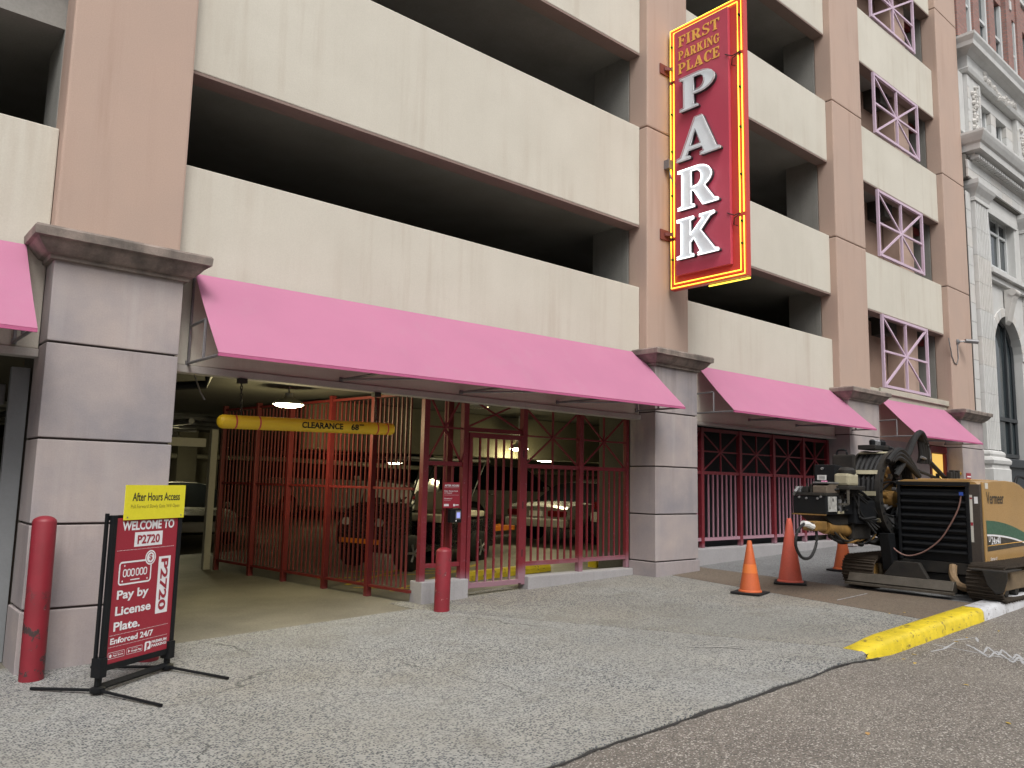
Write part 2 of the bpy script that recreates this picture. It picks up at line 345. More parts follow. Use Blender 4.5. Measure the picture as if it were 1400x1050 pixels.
def bar(name, a, b, w, m, parent=None, d=None, label=None):
    """square bar between points a and b"""
    a, b = Vector(a), Vector(b); L = (b-a).length; d = d or w
    k = ('bar', round(L, 3), w, d, m.name)
    if k not in CACHE:
        q = MB(); q.box(-w/2, w/2, -d/2, d/2, 0, L); CACHE[k] = q.mesh(name, (m,))
    o = put(name, CACHE[k], None, parent, a, label=label)
    t = (b-a).normalized()
    if abs(t.z) < .9999:
        up = Vector((0, 1, 0)) if abs(t.y) < .9 else Vector((1, 0, 0))
        x = up.cross(t).normalized(); y = t.cross(x)
        o.rotation_euler = Matrix((x, y, t)).transposed().to_euler()
    return o
def text(name, s, org, xd, yd, m, parent=None, w=None, h=None, bold=0, depth=.0015, align='L', shear=0, space=1.0, label=None):
    cu = bpy.data.curves.new('t', 'FONT'); cu.body = s; cu.size = 1; cu.offset = bold; cu.extrude = 0; cu.shear = shear; cu.space_character = space; cu.resolution_u = 3
    ob = bpy.data.objects.new('t', cu); COL.objects.link(ob); dg = bpy.context.evaluated_depsgraph_get()
    me = bpy.data.meshes.new_from_object(ob.evaluated_get(dg)); bpy.data.objects.remove(ob); bpy.data.curves.remove(cu)
    xs = [v.co.x for v in me.vertices]; ys = [v.co.y for v in me.vertices]
    x0, x1, y0, y1 = min(xs), max(xs), min(ys), max(ys)
    sx = w/(x1-x0) if w else h/(y1-y0); sy = h/(y1-y0) if h else sx
    if not w: sx = sy
    W_ = (x1-x0)*sx; ox = {'L': 0, 'C': -W_/2, 'R': -W_}[align]
    xd, yd = Vector(xd).normalized(), Vector(yd).normalized(); n = xd.cross(yd)
    for v in me.vertices:
        v.co = xd*((v.co.x-x0)*sx+ox)+yd*((v.co.y-y0)*sy)+n*depth
    me.materials.clear(); me.materials.append(m)
    return put(name, me, None, parent, org, label=label)
def curve2d(name, loops, ext, m, org, xd, yd, parent, label=None, smooth=False):
    """filled 2D outline with holes, extruded; placed on plane org/xd/yd"""
    cu = bpy.data.curves.new('c', 'CURVE'); cu.dimensions = '2D'; cu.fill_mode = 'BOTH'; cu.extrude = ext/2
    for lp in loops:
        sp = cu.splines.new('POLY'); sp.points.add(len(lp)-1); sp.use_cyclic_u = True
        for p, q in zip(sp.points, lp): p.co = (q[0], q[1], 0, 1)
    ob = bpy.data.objects.new('c', cu); COL.objects.link(ob); dg = bpy.context.evaluated_depsgraph_get()
    me = bpy.data.meshes.new_from_object(ob.evaluated_get(dg)); bpy.data.objects.remove(ob); bpy.data.curves.remove(cu)
    xd, yd = Vector(xd).normalized(), Vector(yd).normalized(); n = xd.cross(yd)
    for v in me.vertices: v.co = xd*v.co.x+yd*v.co.y+n*(v.co.z+ext/2)
    me.materials.clear(); me.materials.append(m); me.name = name
    return put(name, me, None, parent, org, label=label)
SL = .0345
def gz(x): return SL*(x-1.2)

# ------------------------------------------------------------------ ground
def slab(name, poly, m, zoff=0, th=.12, bevel=.006, parent=None):
    b = MB(); n = len(poly)
    top = [(x, y, gz(x)+zoff) for x, y in poly]; bot = [(x, y, gz(x)+zoff-th) for x, y in poly]
    b.add(top+bot, [tuple(range(n)), tuple(range(2*n-1, n-1, -1))]+[(i, n+i, n+(i+1) % n, (i+1) % n) for i in range(n)])
    return struct(b.obj(name, m, parent, bevel=bevel))
# bedding under everything, large enough to reach the horizon
b = MB(); b.add([(-200, -200, gz(-200)-3.0), (200, -200, gz(-200)-3), (200, 200, gz(-200)-3), (-200, 200, gz(-200)-3)], [(0, 1, 2, 3)])
struct(b.obj('ground', m_asph))
def edge_x(x): return 3.15+.010*math.sin(x*2.1)+.008*math.sin(x*7.3+1)+.006*math.sin(x*23)
def road_z(x, y):
    t = min(1, max(0, (x-6.1)/1.1)); t = t*t*(3-2*t)
    return gz(x)-.016-.075*t+.02*max(0, min(1, (3.1-y)/3))*t
b = MB(); nx, ny = 150, 40
xs = [-16+i*56/nx for i in range(nx+1)]; ys = [-14+(17.35)*j/ny for j in range(ny+1)]
vs = [(x, y, road_z(x, y)) for y in ys for x in xs]
b.add(vs, [(j*(nx+1)+i, j*(nx+1)+i+1, (j+1)*(nx+1)+i+1, (j+1)*(nx+1)+i) for j in range(ny) for i in range(nx)])
struct(b.obj('road', m_asph, smooth=True))
slab('sidewalk_bed', [(-16, 3.2), (40, 3.2), (40, 7.9), (-16, 7.9)], m_tar, -.025, .3, 0)
# near edge of the driveway concrete: broken, uneven line
ex = [-16+i*.11 for i in range(int((6.72+16)/.11)+1)]
rnd = random.Random(3)
near = [(x, edge_x(x)+rnd.uniform(-.008, .012)) for x in ex]
J = lambda t: (5.02+(6.78-5.02)*t, 7.42+(3.28-7.42)*t)
slab('sidewalk_slab', near+[J(1), J(0), (-16, 7.42)], m_agg, 0, .1, .004)
slab('sidewalk_slab', [(J(1)[0]+.012, J(1)[1]), (6.9, 3.40), (8.49, 3.40), (9.35, 7.9), (5.03, 7.9), (J(0)[0]+.012, 7.42)], m_agg2, .001, .1, .004)
slab('sidewalk_slab', [(8.502, 3.40), (9.84, 3.40), (10.27, 7.9), (9.362, 7.9)], m_aggb, .002, .1, .004)
slab('sidewalk_slab', [(9.852, 3.40), (40, 3.40), (40, 7.9), (10.282, 7.9)], m_aggg, .001, .1, .004)
# tar seam where driveway concrete meets the asphalt
b = MB(); ns = 260
pts = [(-16+i*(6.9+16)/ns) for i in range(ns+1)]; rnd = random.Random(5)
A = [(x, edge_x(x)-.016-rnd.uniform(0, .016), road_z(x, 3.1)+.006) for x in pts]; B = [(x, edge_x(x)+.014, road_z(x, 3.1)+.006) for x in pts]
b.add(A+B, [(i, i+1, ns+2+i, ns+1+i) for i in range(ns)]); struct(b.obj('tar_seam', m_tar))
# garage floor
b = MB(); b.add([(-12, 7.42, gz(-12)-.004), (J(0)[0], 7.42, gz(5.02)-.004), (J(0)[0], 7.9, gz(5.02)-.004), (21.4, 7.9, gz(21.4)-.004), (21.4, 32, gz(21.4)-.004), (-12, 32, gz(-12)-.004)], [(0, 1, 2, 3, 4, 5)])
struct(b.obj('garage_floor', m_floor))
# kerb: yellow stretch with sloping nose, then white
def kerb(name, x0, x1, m, nose=False):
    b = MB(); st = [x0+(x1-x0)*i/14 for i in range(15)]; rings = []
    for i, x in enumerate(st):
        t = min(1, (x-x0)/.55) if nose else 1; t = t*t*(3-2*t) if nose else 1
        top = gz(x)+.004+.034*t; bot = road_z(x, 3.1)-.08; sh = (1-t)*.06
        j = .004*math.sin(x*19)
        yf = 3.17+j+sh*.3
        rings.append([(x, yf, bot), (x, yf+.012, top-.035), (x, yf+.035, top-.008), (x, yf+.06, top), (x, 3.38, top+.001), (x, 3.396, top-.01), (x, 3.397, bot)])
    n = 7; vs = [p for r in rings for p in r]
    b.add(vs, [(i*n+k, (i+1)*n+k, (i+1)*n+(k+1) % n, i*n+(k+1) % n) for i in range(14) for k in range(n)]+[tuple(range(n)), tuple(range(15*n-1, 14*n-1, -1))])
    return struct(b.obj(name, m, smooth=True))
kerb('kerb', 6.70, 9.36, m_ycurb, True); kerb('kerb', 9.366, 12.4, m_wcurb); kerb('kerb', 12.41, 40, m_limest2)
# chalk survey marks sprayed on road, a white scratch on the slab
def mark(name, strokes, m, zf, w=.016, lab=None, cat='marking', op=1):
    b = MB(); rnd = random.Random(11)
    for st in strokes:
        P = []
        for (x0, y0), (x1, y1) in zip(st, st[1:]):
            k = max(2, int(math.hypot(x1-x0, y1-y0)/.04))
            P += [(x0+(x1-x0)*i/k, y0+(y1-y0)*i/k) for i in range(k)]
        P.append(st[-1]); L, R = [], []
        for i, p in enumerate(P):
            q = P[min(i+1, len(P)-1)]; o = P[max(i-1, 0)]; tx, ty = q[0]-o[0], q[1]-o[1]; l = math.hypot(tx, ty) or 1
            ww = w*rnd.uniform(.5, 1.1); L.append((p[0]-ty/l*ww, p[1]+tx/l*ww, zf(*p))); R.append((p[0]+ty/l*ww, p[1]-tx/l*ww, zf(*p)))
        n = len(P); b.add(L+R, [(i, i+1, n+i+1, n+i) for i in range(n-1)])
    return tag(b.obj(name, m), lab, cat)
m_chalk = mat('white_spray_chalk', (.45, .46, .48), .9, (.22, .22, .21), 30, 60, .3)
rz = lambda x, y: road_z(x, y)+.005
mark('paint_mark', [[(7.834, 3.10), (7.70, 2.33), (7.6, 1.9)], [(7.528, 3.0), (7.704, 2.962), (8.081, 3.0)], [(8.145, 3.04), (8.43, 2.944), (8.246, 2.866)],
     [(8.042, 2.889), (7.788, 2.665), (8.084, 2.733), (7.793, 2.553), (8.055, 2.607), (7.742, 2.426), (7.968, 2.466), (7.754, 2.348), (7.95, 2.36), (7.72, 2.2), (7.92, 2.2), (7.7, 2.05)], [(7.987, 2.821), (7.648, 2.579), (7.957, 2.622), (7.604, 2.384), (7.864, 2.419), (7.617, 2.308)]], m_chalk, lambda x, y: road_z(x, y)+.003, .012,
     'white sprayed utility marking with scribbled letters on the asphalt beside the yellow kerb', 'road marking')
mark('paint_mark', [[(8.92, 4.56), (9.62, 4.54)]], m_chalk, lambda x, y: gz(x)+.006, .01, 'thin straight white paint line on the brown sidewalk slab', 'pavement marking')
m_faint = mat('faint_white_scuff', (.40, .40, .38), .9, (.36, .35, .33), 30, 60, .3)
mark('paint_mark', [[(5.78, 4.28), (5.9, 4.16), (6.02, 4.0), (6.05, 3.9)], [(5.8, 4.2), (6.1, 4.02)]], m_faint, lambda x, y: gz(x)+.005, .012, 'faint white scuff on grey driveway slab left of the yellow kerb end', 'pavement marking')
# yellow leaves
for i, (x, y, a, r) in enumerate([(8.54, 3.8, .4, 0), (8.7, 3.72, 1.2, 0), (6.95, 2.9, .2, 1), (7.3, 3.05, 1.9, 1), (8.1, 3.0, 2.2, 1), (8.35, 3.0, .9, 1), (4.78, 2.28, .5, 1), (6.35, 2.3, 1.5, 1), (8.9, 2.9, .3, 1), (7.05, 3.03, 2.6, 1), (5.6, 1.8, 1.0, 1), (7.5, 1.9, .1, 1)]):
    s = .022 if i not in (2, 6) else .03; z = (road_z(x, y) if r else gz(x)+.002)+.004
    b = MB(); P = [(-1, 0), (-.4, .45), (.5, .4), (1.1, 0), (.5, -.42), (-.4, -.4)]
    b.add([(x+s*(p*math.cos(a)-q*math.sin(a)), y+s*(p*math.sin(a)+q*math.cos(a)), z+.006*abs(q)) for p, q in P], [(0, 1, 2, 3), (0, 3, 4, 5)])
    m = mat('yellow_leaf', (.55, .38, .05), .7) if i != 6 else mat('tan_leaf', (.45, .27, .1), .7)
    wh = ['on the sidewalk behind the yellow kerb, left one of two', 'on the sidewalk behind the yellow kerb, right one of two', 'on the asphalt in front of the yellow kerb nose', 'on asphalt tight against the yellow kerb foot', 'on asphalt between the kerb and sprayed marking', 'on asphalt in front of the middle of the yellow kerb', 'on asphalt near the bottom edge, the tan one', 'on open asphalt straight in front of the kerb nose', 'on asphalt by the white kerb, beyond the scribble', 'in the gutter by the yellow kerb nose', 'on open asphalt, nearest to the driveway seam', 'on open asphalt below the sprayed scribble'][i]
    tag(b.obj('fallen_leaf', m), 'small yellow leaf '+wh, 'leaf')

# ------------------------------------------------------------------ parking garage
G = thing('parking_garage', 'cream and pink concrete parking garage with open decks, stone faced ground piers and pink awnings', 'building', (9.4, 9, 0))
YF = 7.44
bays = {0: (-8, 1.24), 1: (2.27, 8.862), 2: (9.862, 14.66), 3: (15.935, 20.2)}
bands = {0: [(2.54, 4.45), (6.1, 6.93), (8.11, 9.65)], 1: [(2.54, 4.44), (5.385, 6.93), (8.115, 9.65), (10.85, 12.4)],
         2: [(2.54, 4.44), (5.36, 6.54), (8.09, 9.36), (10.81, 12.2), (13.6, 15)], 3: [(5.32, 6.54), (8.13, 9.35), (10.85, 12.1), (13.6, 15)]}
for k, (x0, x1) in bays.items():
    for z0, z1 in bands[k]:
        box('wall_panel', x0, x1, YF, YF+.2, z0, z1, m_cream, G, .012)
        mb = MB(); mb.box(x0, x1, YF+.004, YF+.24, z0-.03, z0-.002)
        mb.obj('soffit_strip', mat('brown_soffit', (.26, .19, .165), .9), G)
box('wall_panel', 15.935, 20.2, YF, YF+.2, 3.40, 3.66, m_creamdirty, G, .012, label='weathered low sill panel above the small awning')
box('sill_ledge', 16.6, 20.2, YF-.05, YF-.002, 3.56, 3.68, m_creamdirty, G, .01)
# lintel under awnings
m_lint = mat('grey_lintel', (.46, .43, .40), .8, (.33, .31, .29), 3, 60, .2, .5)
box('lintel', 2.27, 8.862, YF-.03, YF+.12, 2.47, 2.537, m_lint, G, .006)
box('lintel', 9.862, 14.66, YF-.03, YF+.12, 2.49, 2.537, m_lint, G, .006)
box('lintel', -8, 1.24, YF-.03, YF+.12, 2.47, 2.537, m_lint, G, .006)
# piers: precast panels above, stone blocks below
def pier(x0, x1, joints, zt=16, deep=8.2, yb=7.3):
    # upper: core + panels with joints
    z = 3.45; core = box('pier_core', x0+.03, x1-.03, yb+.03, 7.7, 3.3, zt, m_joint, G)
    for zj in joints+[zt]:
        b = MB(); b.box(x0, x1, yb, 7.66, z+.008, zj-.008); o = b.obj('pier_panel', m_pink, core, bevel=.022); z = zj
    # lower stone
    g0 = gz((x0+x1)/2)-.25
    c2 = box('pier_base', x0+.025, x1-.025, 7.175, 7.6, g0, 3.3, m_joint, G)
    zs = [g0, .45+.02, 1.125, 1.80, 2.575, 3.26]
    for i in range(5):
        yA = 7.15 if i else 7.13; e = 0 if i else .015
        b = MB(); b.box(x0-e, x1+e, yA, 7.62, zs[i]+.009, zs[i+1]-.009)
        b.obj('stone_block', m_stone if (i+int(x0)) % 2 else m_stone2, c2, bevel=.008)
    # cap moulding: lofted ogee
    prof = [(0.0, 3.24), (.035, 3.245), (.04, 3.275), (.07, 3.285), (.105, 3.32), (.135, 3.36), (.15, 3.385), (.18, 3.39), (.185, 3.455), (.17, 3.475), (-.1, 3.50)]
    b = MB(); rings = []
    for d, zz in prof:
        rings.append([(x0-d, 7.44, zz), (x0-d, 7.15-d, zz), (x1+d, 7.15-d, zz), (x1+d, 7.44, zz)])
    vs = [p for r in rings for p in r]; n = len(rings)
    b.add(vs, [(i*4+k, i*4+k+1, (i+1)*4+k+1, (i+1)*4+k) for i in range(n-1) for k in range(3)]+[(0, 3, 2, 1), (n*4-4, n*4-3, n*4-2, n*4-1), tuple([i*4 for i in range(n)]), tuple([i*4+3 for i in range(n)][::-1])])
    b.obj('cap_moulding', m_cap, G)
    # inner concrete column behind
    box('inner_column', x0+.0, x1-.0, 7.665, deep+.1, 2.62, zt, m_upc, G, .01)
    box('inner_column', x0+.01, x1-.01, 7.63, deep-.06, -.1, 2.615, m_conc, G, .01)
pier(1.245, 2.265, [6.93, 9.6]); pier(8.868, 9.858, [6.91, 9.6], deep=8.3); pier(14.665, 15.93, [6.5, 9.35, 12.2, 14.9], deep=8.25); pier(20.205, 21.59, [6.5, 9.36, 13.75], deep=8.3)
# slabs / decks
for z0, z1 in ((2.62, 2.9), (5.46, 5.75), (8.19, 8.45), (10.93, 11.2), (13.65, 13.9)):
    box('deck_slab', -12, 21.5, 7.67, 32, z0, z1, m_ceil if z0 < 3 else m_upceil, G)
for i, (z0, z1) in enumerate(((-1, 2.62), (2.9, 5.46), (5.75, 8.19), (8.45, 10.93), (11.2, 13.65))):
    yb_ = 30 if i == 0 else 17
    box('back_wall', -12, 21.4, yb_, yb_+.3, z0, z1, m_conc if i == 0 else m_upceil, G)
    box('side_wall', 21.2, 21.5, 7.67, yb_, z0, z1, m_upc if i else m_conc, G); box('side_wall', -12.3, -12.01, 7.45, yb_, z0, z1, m_conc, G)
box('roof', -12, 21.58, 7.3, 32, 16, 16.3, m_conc, G)
# downstand beams across the upper decks
for x in (18,):
    for z in (5.46, 8.19, 10.93): box('ceiling_beam', x-.2, x+.2, 7.7, 16.9, z-.42, z-.003, m_ceil, G)
box('ramp_beam', 5.1, 21.1, 10.05, 10.5, 1.93, 2.615, mat('beam_concrete', (.16, .15, .10), .9, (.11, .1, .075), 1.5, 50, .2, .5), G, .01)
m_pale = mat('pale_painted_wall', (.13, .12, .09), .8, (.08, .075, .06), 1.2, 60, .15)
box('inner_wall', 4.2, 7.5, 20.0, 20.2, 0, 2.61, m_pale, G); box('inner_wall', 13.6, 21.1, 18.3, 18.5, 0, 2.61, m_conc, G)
box('interior_column', 6.3, 6.75, 19.4, 19.85, 0, 2.61, m_pale, G); box('interior_column', 13.2, 13.6, 18.2, 18.7, .3, 2.61, mat('white_column', (.5, .48, .36), .7), G)
box('interior_column', 9.6, 10.1, 24, 24.5, .2, 2.61, m_pale, G)
box('wall_vent', 5.35, 5.95, 19.96, 19.998, 1.0, 1.6, m_black, G)
# driveway gate jambs/posts at the far end of the drive
box('jamb_post', 4.50, 4.60, 12.33, 12.43, .08, 2.25, mat('white_jamb', (.42, .4, .34), .6), G, .004)
box('header_beam', 2.9, 4.42, 12.34, 12.46, 1.97, 2.10, mat('white_jamb', (.42, .4, .34), .6), G, .004)
box('jamb_post', 1.1, 1.235, 7.66, 7.74, 0, 2.4, mat('grey_jamb', (.22, .23, .24), .5), G, .004)
# grilled bay: pinkish inner wall parts and a red beam
for z0, z1 in ((3.66, 5.32), (6.54, 8.13), (9.35, 10.85), (12.1, 13.6)):
    box('inner_wall', 15.94, 18.75, 8.1, 8.25, z0, z1+.05, mat('brown_pink_inner_wall', (.38, .26, .2), .9, (.26, .18, .14), 1.5, 60, .2), G)
    box('inner_pier', 18.55, 19.35, 7.72, 8.08, z0, z1+.05, m_pink, G)
    box('red_beam', 19.36, 20.19, 7.9, 8.0, z1-.25, z1-.08, m_fence, G); box('red_beam', 19.36, 21.15, 8.7, 8.85, z1-.3, z1-.1, m_fence, G)
# low storefront in bay 3
b = MB(); b.box(15.935, 19.25, 7.52, 7.62, .3, 2.6); b.obj('storefront_wall', m_stone, G)
box('storefront_wall', 15.935, 20.2, 7.5, 7.62, 2.6, 3.395, m_pink, G)
dr = box('door_frame', 19.25, 19.34, 7.5, 7.6, .6, 2.42, m_gate, G); box('door_frame', 20.1, 20.19, 7.5, 7.6, .6, 2.42, m_gate, G); box('door_frame', 19.25, 20.19, 7.49, 7.59, 2.43, 2.58, m_gate, G)
d2 = box('glass_door', 19.36, 20.08, 7.55, 7.58, .62, 2.41, m_lit, G, label='door glowing yellow from the lit lobby behind')
box('door_notice', 19.62, 19.82, 7.535, 7.548, 1.55, 1.95, m_black, G)
# gratings: lilac steel frames with star bracing in the end bay
for z0, z1 in ((3.70, 5.29), (6.575, 8.08), (9.385, 10.80), (12.13, 13.55)):
    gx0, gx1, gy = 16.85, 19.14, 7.43
    gr = bar('window_grille', (gx0, gy, z0), (gx0, gy, z1), .055, m_lilac, G)
    bar('grille_bar', (gx1, gy, z0), (gx1, gy, z1), .055, m_lilac, gr)
    bar('grille_bar', (gx0+.04, gy, z0+.035), (gx1-.04, gy, z0+.035), .055, m_lilac, gr); bar('grille_bar', (gx0+.04, gy, z1-.035), (gx1-.04, gy, z1-.035), .055, m_lilac, gr)
    cx_, cz_ = (gx0+gx1)/2, (z0+z1)/2
    bar('grille_bar', (cx_, gy, z0+.07), (cx_, gy, z1-.07), .045, m_lilac, gr, .05); bar('grille_bar', (gx0+.04, gy+.004, cz_), (gx1-.04, gy+.004, cz_), .042, m_lilac, gr, .04)
    bar('grille_bar', (gx0+.06, gy-.004, z0+.06), (gx1-.06, gy-.004, z1-.06), .042, m_lilac, gr, .04); bar('grille_bar', (gx0+.06, gy+.01, z1-.06), (gx1-.06, gy+.01, z0+.06), .038, m_lilac, gr, .03)
# electric box and conduit on middle pier
box('conduit_box', 9.26, 9.38, 7.2, 7.297, 6.33, 6.47, m_steel, G, .006)
b = MB(); b.tube([(9.33, 7.25, 6.33), (9.33, 7.22, 6.2), (9.36, 7.15, 6.05)], .012, 6); b.obj('conduit', m_steel, G, smooth=True)
# ceiling conduit, pipe and hangers just inside the entrance
b = MB(); b.tube([(1.6, 9.0, 2.35), (2.3, 8.8, 2.42), (3.0, 8.5, 2.5), (3.02, 8.48, 2.6)], .045, 8); b.tube([(2.5, 8.7, 2.44), (2.3, 8.5, 2.62)], .012, 5); b.tube([(2.6, 8.68, 2.45), (2.62, 8.68, 2.62)], .012, 5)
tag(b.obj('ceiling_pipe', m_black, smooth=True), 'black pipe with hangers under the ceiling just inside the drive entrance', 'pipe')
b = MB(); b.tube([(2.25, 7.75, 2.57), (3.3, 7.8, 2.57), (4.2, 8.1, 2.58), (5.5, 8.1, 2.57), (8.6, 8.3, 2.57)], .011, 5); b.tube([(2.55, 7.62, 2.6), (2.58, 7.6, 2.45), (2.63, 7.6, 2.33), (2.68, 7.6, 2.25)], .008, 5)
tag(b.obj('ceiling_conduit', m_steel, smooth=True), 'thin conduit running along the entrance ceiling with a loose wire end', 'conduit')
b = MB()
for k in range(5): b.tube([(1.0, 13.5+k*1.3, 2.5), (6.0, 13.5+k*1.3, 2.5)], .05, 6)
for k in range(3): b.tube([(2.0+k*1.2, 13, 2.4), (2.0+k*1.2, 19, 2.4)], .05, 6)
tag(b.obj('pipe_rack', m_steel, smooth=True), 'grid of pipes under the ceiling at the back of the driveway', 'pipes')
b = MB(); b.tube([(5.4, 19.5, 1.98), (9, 19.5, 2.0), (13.1, 18.1, 1.85), (21, 18.1, 1.85)], .06, 8)
tag(b.obj('pipe_run', mat('pale_pipe', (.2, .19, .15), .5), smooth=True), 'long pale horizontal pipe on the back wall of the parking level', 'pipe')

# yellow floor lines and wheel stops
m_yline = mat('yellow_floor_line', (.50, .36, .04), .7, (.3, .24, .08), 12, 60, .3)
def fl(x, y): return gz(x)+.001
mark('floor_line', [[(5.35, 9.46), (7.07, 10.5)], [(5.5, 8.6), (8.0, 10.0)], [(5.3, 10.2), (7.6, 9.3)], [(5.9, 8.5), (5.3, 9.2)], [(6.0, 10.6), (8.3, 8.8)]], m_yline, fl, .05, 'yellow hatched lines painted on the garage floor behind the red fence', 'floor marking')
def stop(x0, x1, y, lab):
    b = MB(); b.prism([(y-.09, gz(x0)-.02), (y-.09, gz(x0)+.06), (y-.05, gz(x0)+.11), (y+.05, gz(x0)+.11), (y+.09, gz(x0)+.06), (y+.09, gz(x0)-.02)], 'x', x0, x1)
    v = b.v; b.v = [(x, yy, z+gz(x)-gz(x0)) for x, yy, z in v]
    tag(b.obj('wheel_stop', m_ycurb, bevel=.008), lab, 'wheel stop')
stop(6.65, 8.28, 8.72, 'long yellow wheel stop behind the pedestrian gate'); stop(9.02, 9.5, 8.5, 'short yellow wheel stop at the right end of the gate, by the pier')

# ------------------------------------------------------------------ awnings
def awning(x0, x1, xt0, xt1, zt, zf, yf, lab, hang=.0):
    T = thing('awning', lab, 'awning', ((x0+x1)/2, 7.4, zt), 'pink awnings')
    n = 28; mm = 10; b = MB(); vs = []
    rnd = random.Random(int(x0*10))
    for j in range(mm+1):
        t = j/mm
        for i in range(n+1):
            s = i/n; xa = xt0+(xt1-xt0)*s; xb = x0+(x1-x0)*s; x = xa+(xb-xa)*t
            y = 7.425+(yf-7.425)*t; z = zt+(zf-zt)*t-.018*math.sin(math.pi*t)*(1+.3*math.sin(s*9))+.004*math.sin(s*31)*math.sin(math.pi*t)
            vs.append((x, y, z+hang*s))
    fs = [(j*(n+1)+i, j*(n+1)+i+1, (j+1)*(n+1)+i+1, (j+1)*(n+1)+i) for j in range(mm) for i in range(n)]
    top = list(vs); bot = [(x, y+.003, z-.004) for x, y, z in vs]; k = len(vs)
    per = [i for i in range(n+1)]+[j*(n+1)+n for j in range(1, mm+1)]+[mm*(n+1)+i for i in range(n-1, -1, -1)]+[j*(n+1) for j in range(mm-1, 0, -1)]
    b.add(top+bot, fs+[tuple(k+q for q in f[::-1]) for f in fs]+[(per[i], per[(i+1) % len(per)], k+per[(i+1) % len(per)], k+per[i]) for i in range(len(per))])
    b.obj('canopy', m_awn, T, smooth=True)
    b = MB(); b.box(x0, x1, yf-.004, yf+.016, zf-.03, zf-.004); v = b.v; b.v = [(x, y, z+hang*(x-x0)/(x1-x0)) for x, y, z in v]; b.obj('hem', m_awnedge, T)
    cols = max(2, round((x1-x0)/1.6)); fr = MB(); fr.tube([(x0+.03, yf+.03, zf-.012), (x1-.03, yf+.03, zf-.012+hang)], .016, 6); F_ = fr.obj('front_rail', m_steel, T, smooth=True)
    for i in range(cols+1):
        s = i/cols; x = x0+.03+(x1-x0-.06)*s; h = hang*s
        q = MB(); q.tube([(x, 7.40, zf-.01+h), (x, yf+.03, zf-.012+h)], .014, 6)
        if i in (0, cols):
            q.tube([(x, 7.41, zf-.03+h), (x, 7.41, zt-.05+h)], .014, 6); ym = 7.41+(yf-7.41)*.47; zm = zt+(zf-zt)*.5-.055
            q.tube([(x, ym, zf+h), (x, ym, zm-.03+h)], .014, 6); q.tube([(x, 7.41, zm-.03+h), (x, ym, zm-.02+h)], .014, 6)
        else: q.tube([(x, 7.40, zf-.01+h), (min(x+.55, x1-.05), yf+.03, zf-.012+h)], .012, 6)
        q.obj('bracket', m_steel, T, smooth=True)
        pl = MB(); pl.box(x-.018, x+.018, 7.41, 7.437, zf-.03+h, zf+.015+h); pl.obj('wall_plate', m_steel, T)
awning(-6, 1.09, -6, 1.08, 3.39, 2.585, 6.645, 'pink sloping awning cut off by the left edge, left of the big stone pier')
awning(2.41, 8.81, 2.45, 8.80, 3.41, 2.565, 6.585, 'longest pink sloping awning, above the driveway and the red gates', .04)
awning(10.14, 14.78, 10.25, 14.60, 3.42, 2.67, 6.69, 'medium pink awning right of the middle pier, above the barred opening')
awning(16.43, 19.95, 16.55, 20.1, 3.45, 2.645, 6.62, 'smallest farthest pink awning, above the shop door behind the drilling rig')

# ------------------------------------------------------------------ street gates between piers
def star(x0, x1, z0, z1, y, p, full=True):
    cx_, cz_ = (x0+x1)/2, (z0+z1)/2
    if full:
        bar('brace', (cx_, y+.002, z0), (cx_, y+.002, z1), .022, m_gate, p); bar('brace', (x0, y+.005, cz_), (x1, y+.005, cz_), .022, m_gate, p, .02)
    bar('brace', (x0, y-.004, z0), (x1, y-.004, z1), .022, m_gate, p, .016); bar('brace', (x0, y+.012, z1), (x1, y+.012, z0), .022, m_gate, p, .016)
GY = 7.65
T = thing('street_gate', 'fixed red steel screen with star bracing above upright bars, either side of the pedestrian door', 'gate', (7.0, GY, gz(7)))
def post(x, w, y, z0, z1, m, p): return box('post', x-w/2, x+w/2, y-w/2, y+w/2, z0, z1, m, p, .003)
post(5.27, .075, GY, gz(5.2)+.05, 2.615, m_gate, T); post(5.85, .075, GY, gz(5.9)+.2, 2.615, m_gate, T); post(6.815, .075, GY, gz(6.8)+.06, 2.615, m_gate, T)
post(7.857, .075, GY, .34, 2.615, m_gate, T); post(8.82, .06, GY, .36, 2.56, m_gate, T)
post(5.73, .08, GY+.16, gz(5.7)+.2, 2.55, m_fence, T)
def rail(x0, x1, y, z, h, m, p, name='rail'): return box(name, x0, x1, y-.022, y+.022, z-h/2, z+h/2, m, p, .002)
rail(5.31, 5.81, GY, 1.735, .05, m_gate, T); rail(5.31, 5.81, GY, .555, .05, m_gate, T); rail(5.31, 5.81, GY, 2.59, .04, m_gate, T)
rail(5.89, 6.777, GY, 2.165, .05, m_gate, T); rail(5.89, 6.777, GY, 2.59, .04, m_gate, T)
for x0, x1 in ((6.854, 7.818), (7.896, 8.788)):
    rail(x0, x1, GY, 1.745, .05, m_gate, T); rail(x0, x1, GY, .505, .055, m_gate, T); rail(x0, x1, GY, 2.53, .05, m_gate, T)
    star(x0, x1, 1.77, 2.50, GY, T)
    for k in range(7):
        x = x0+(x1-x0)*(k+1)/8; bar('gate_bar', (x, GY, .532), (x, GY, 1.72), .021, m_gate, T)
star(5.31, 5.81, 1.76, 2.57, GY, T); star(5.89, 6.777, 2.19, 2.57, GY, T, False)
for k in range(3):
    x = 5.31+.5*(k+1)/4; bar('gate_bar', (x, GY, .58), (x, GY, 1.71), .021, m_gate, T)
D = thing('pedestrian_gate', 'tall red steel walk-in gate with five upright bars, beside the keypad', 'gate', (6.33, GY-.02, gz(6.3)))
box('frame_post', 5.895, 5.945, GY-.05, GY, .255, 2.125, m_gate, D, .002); box('frame_post', 6.72, 6.77, GY-.05, GY, .275, 2.125, m_gate, D, .002)
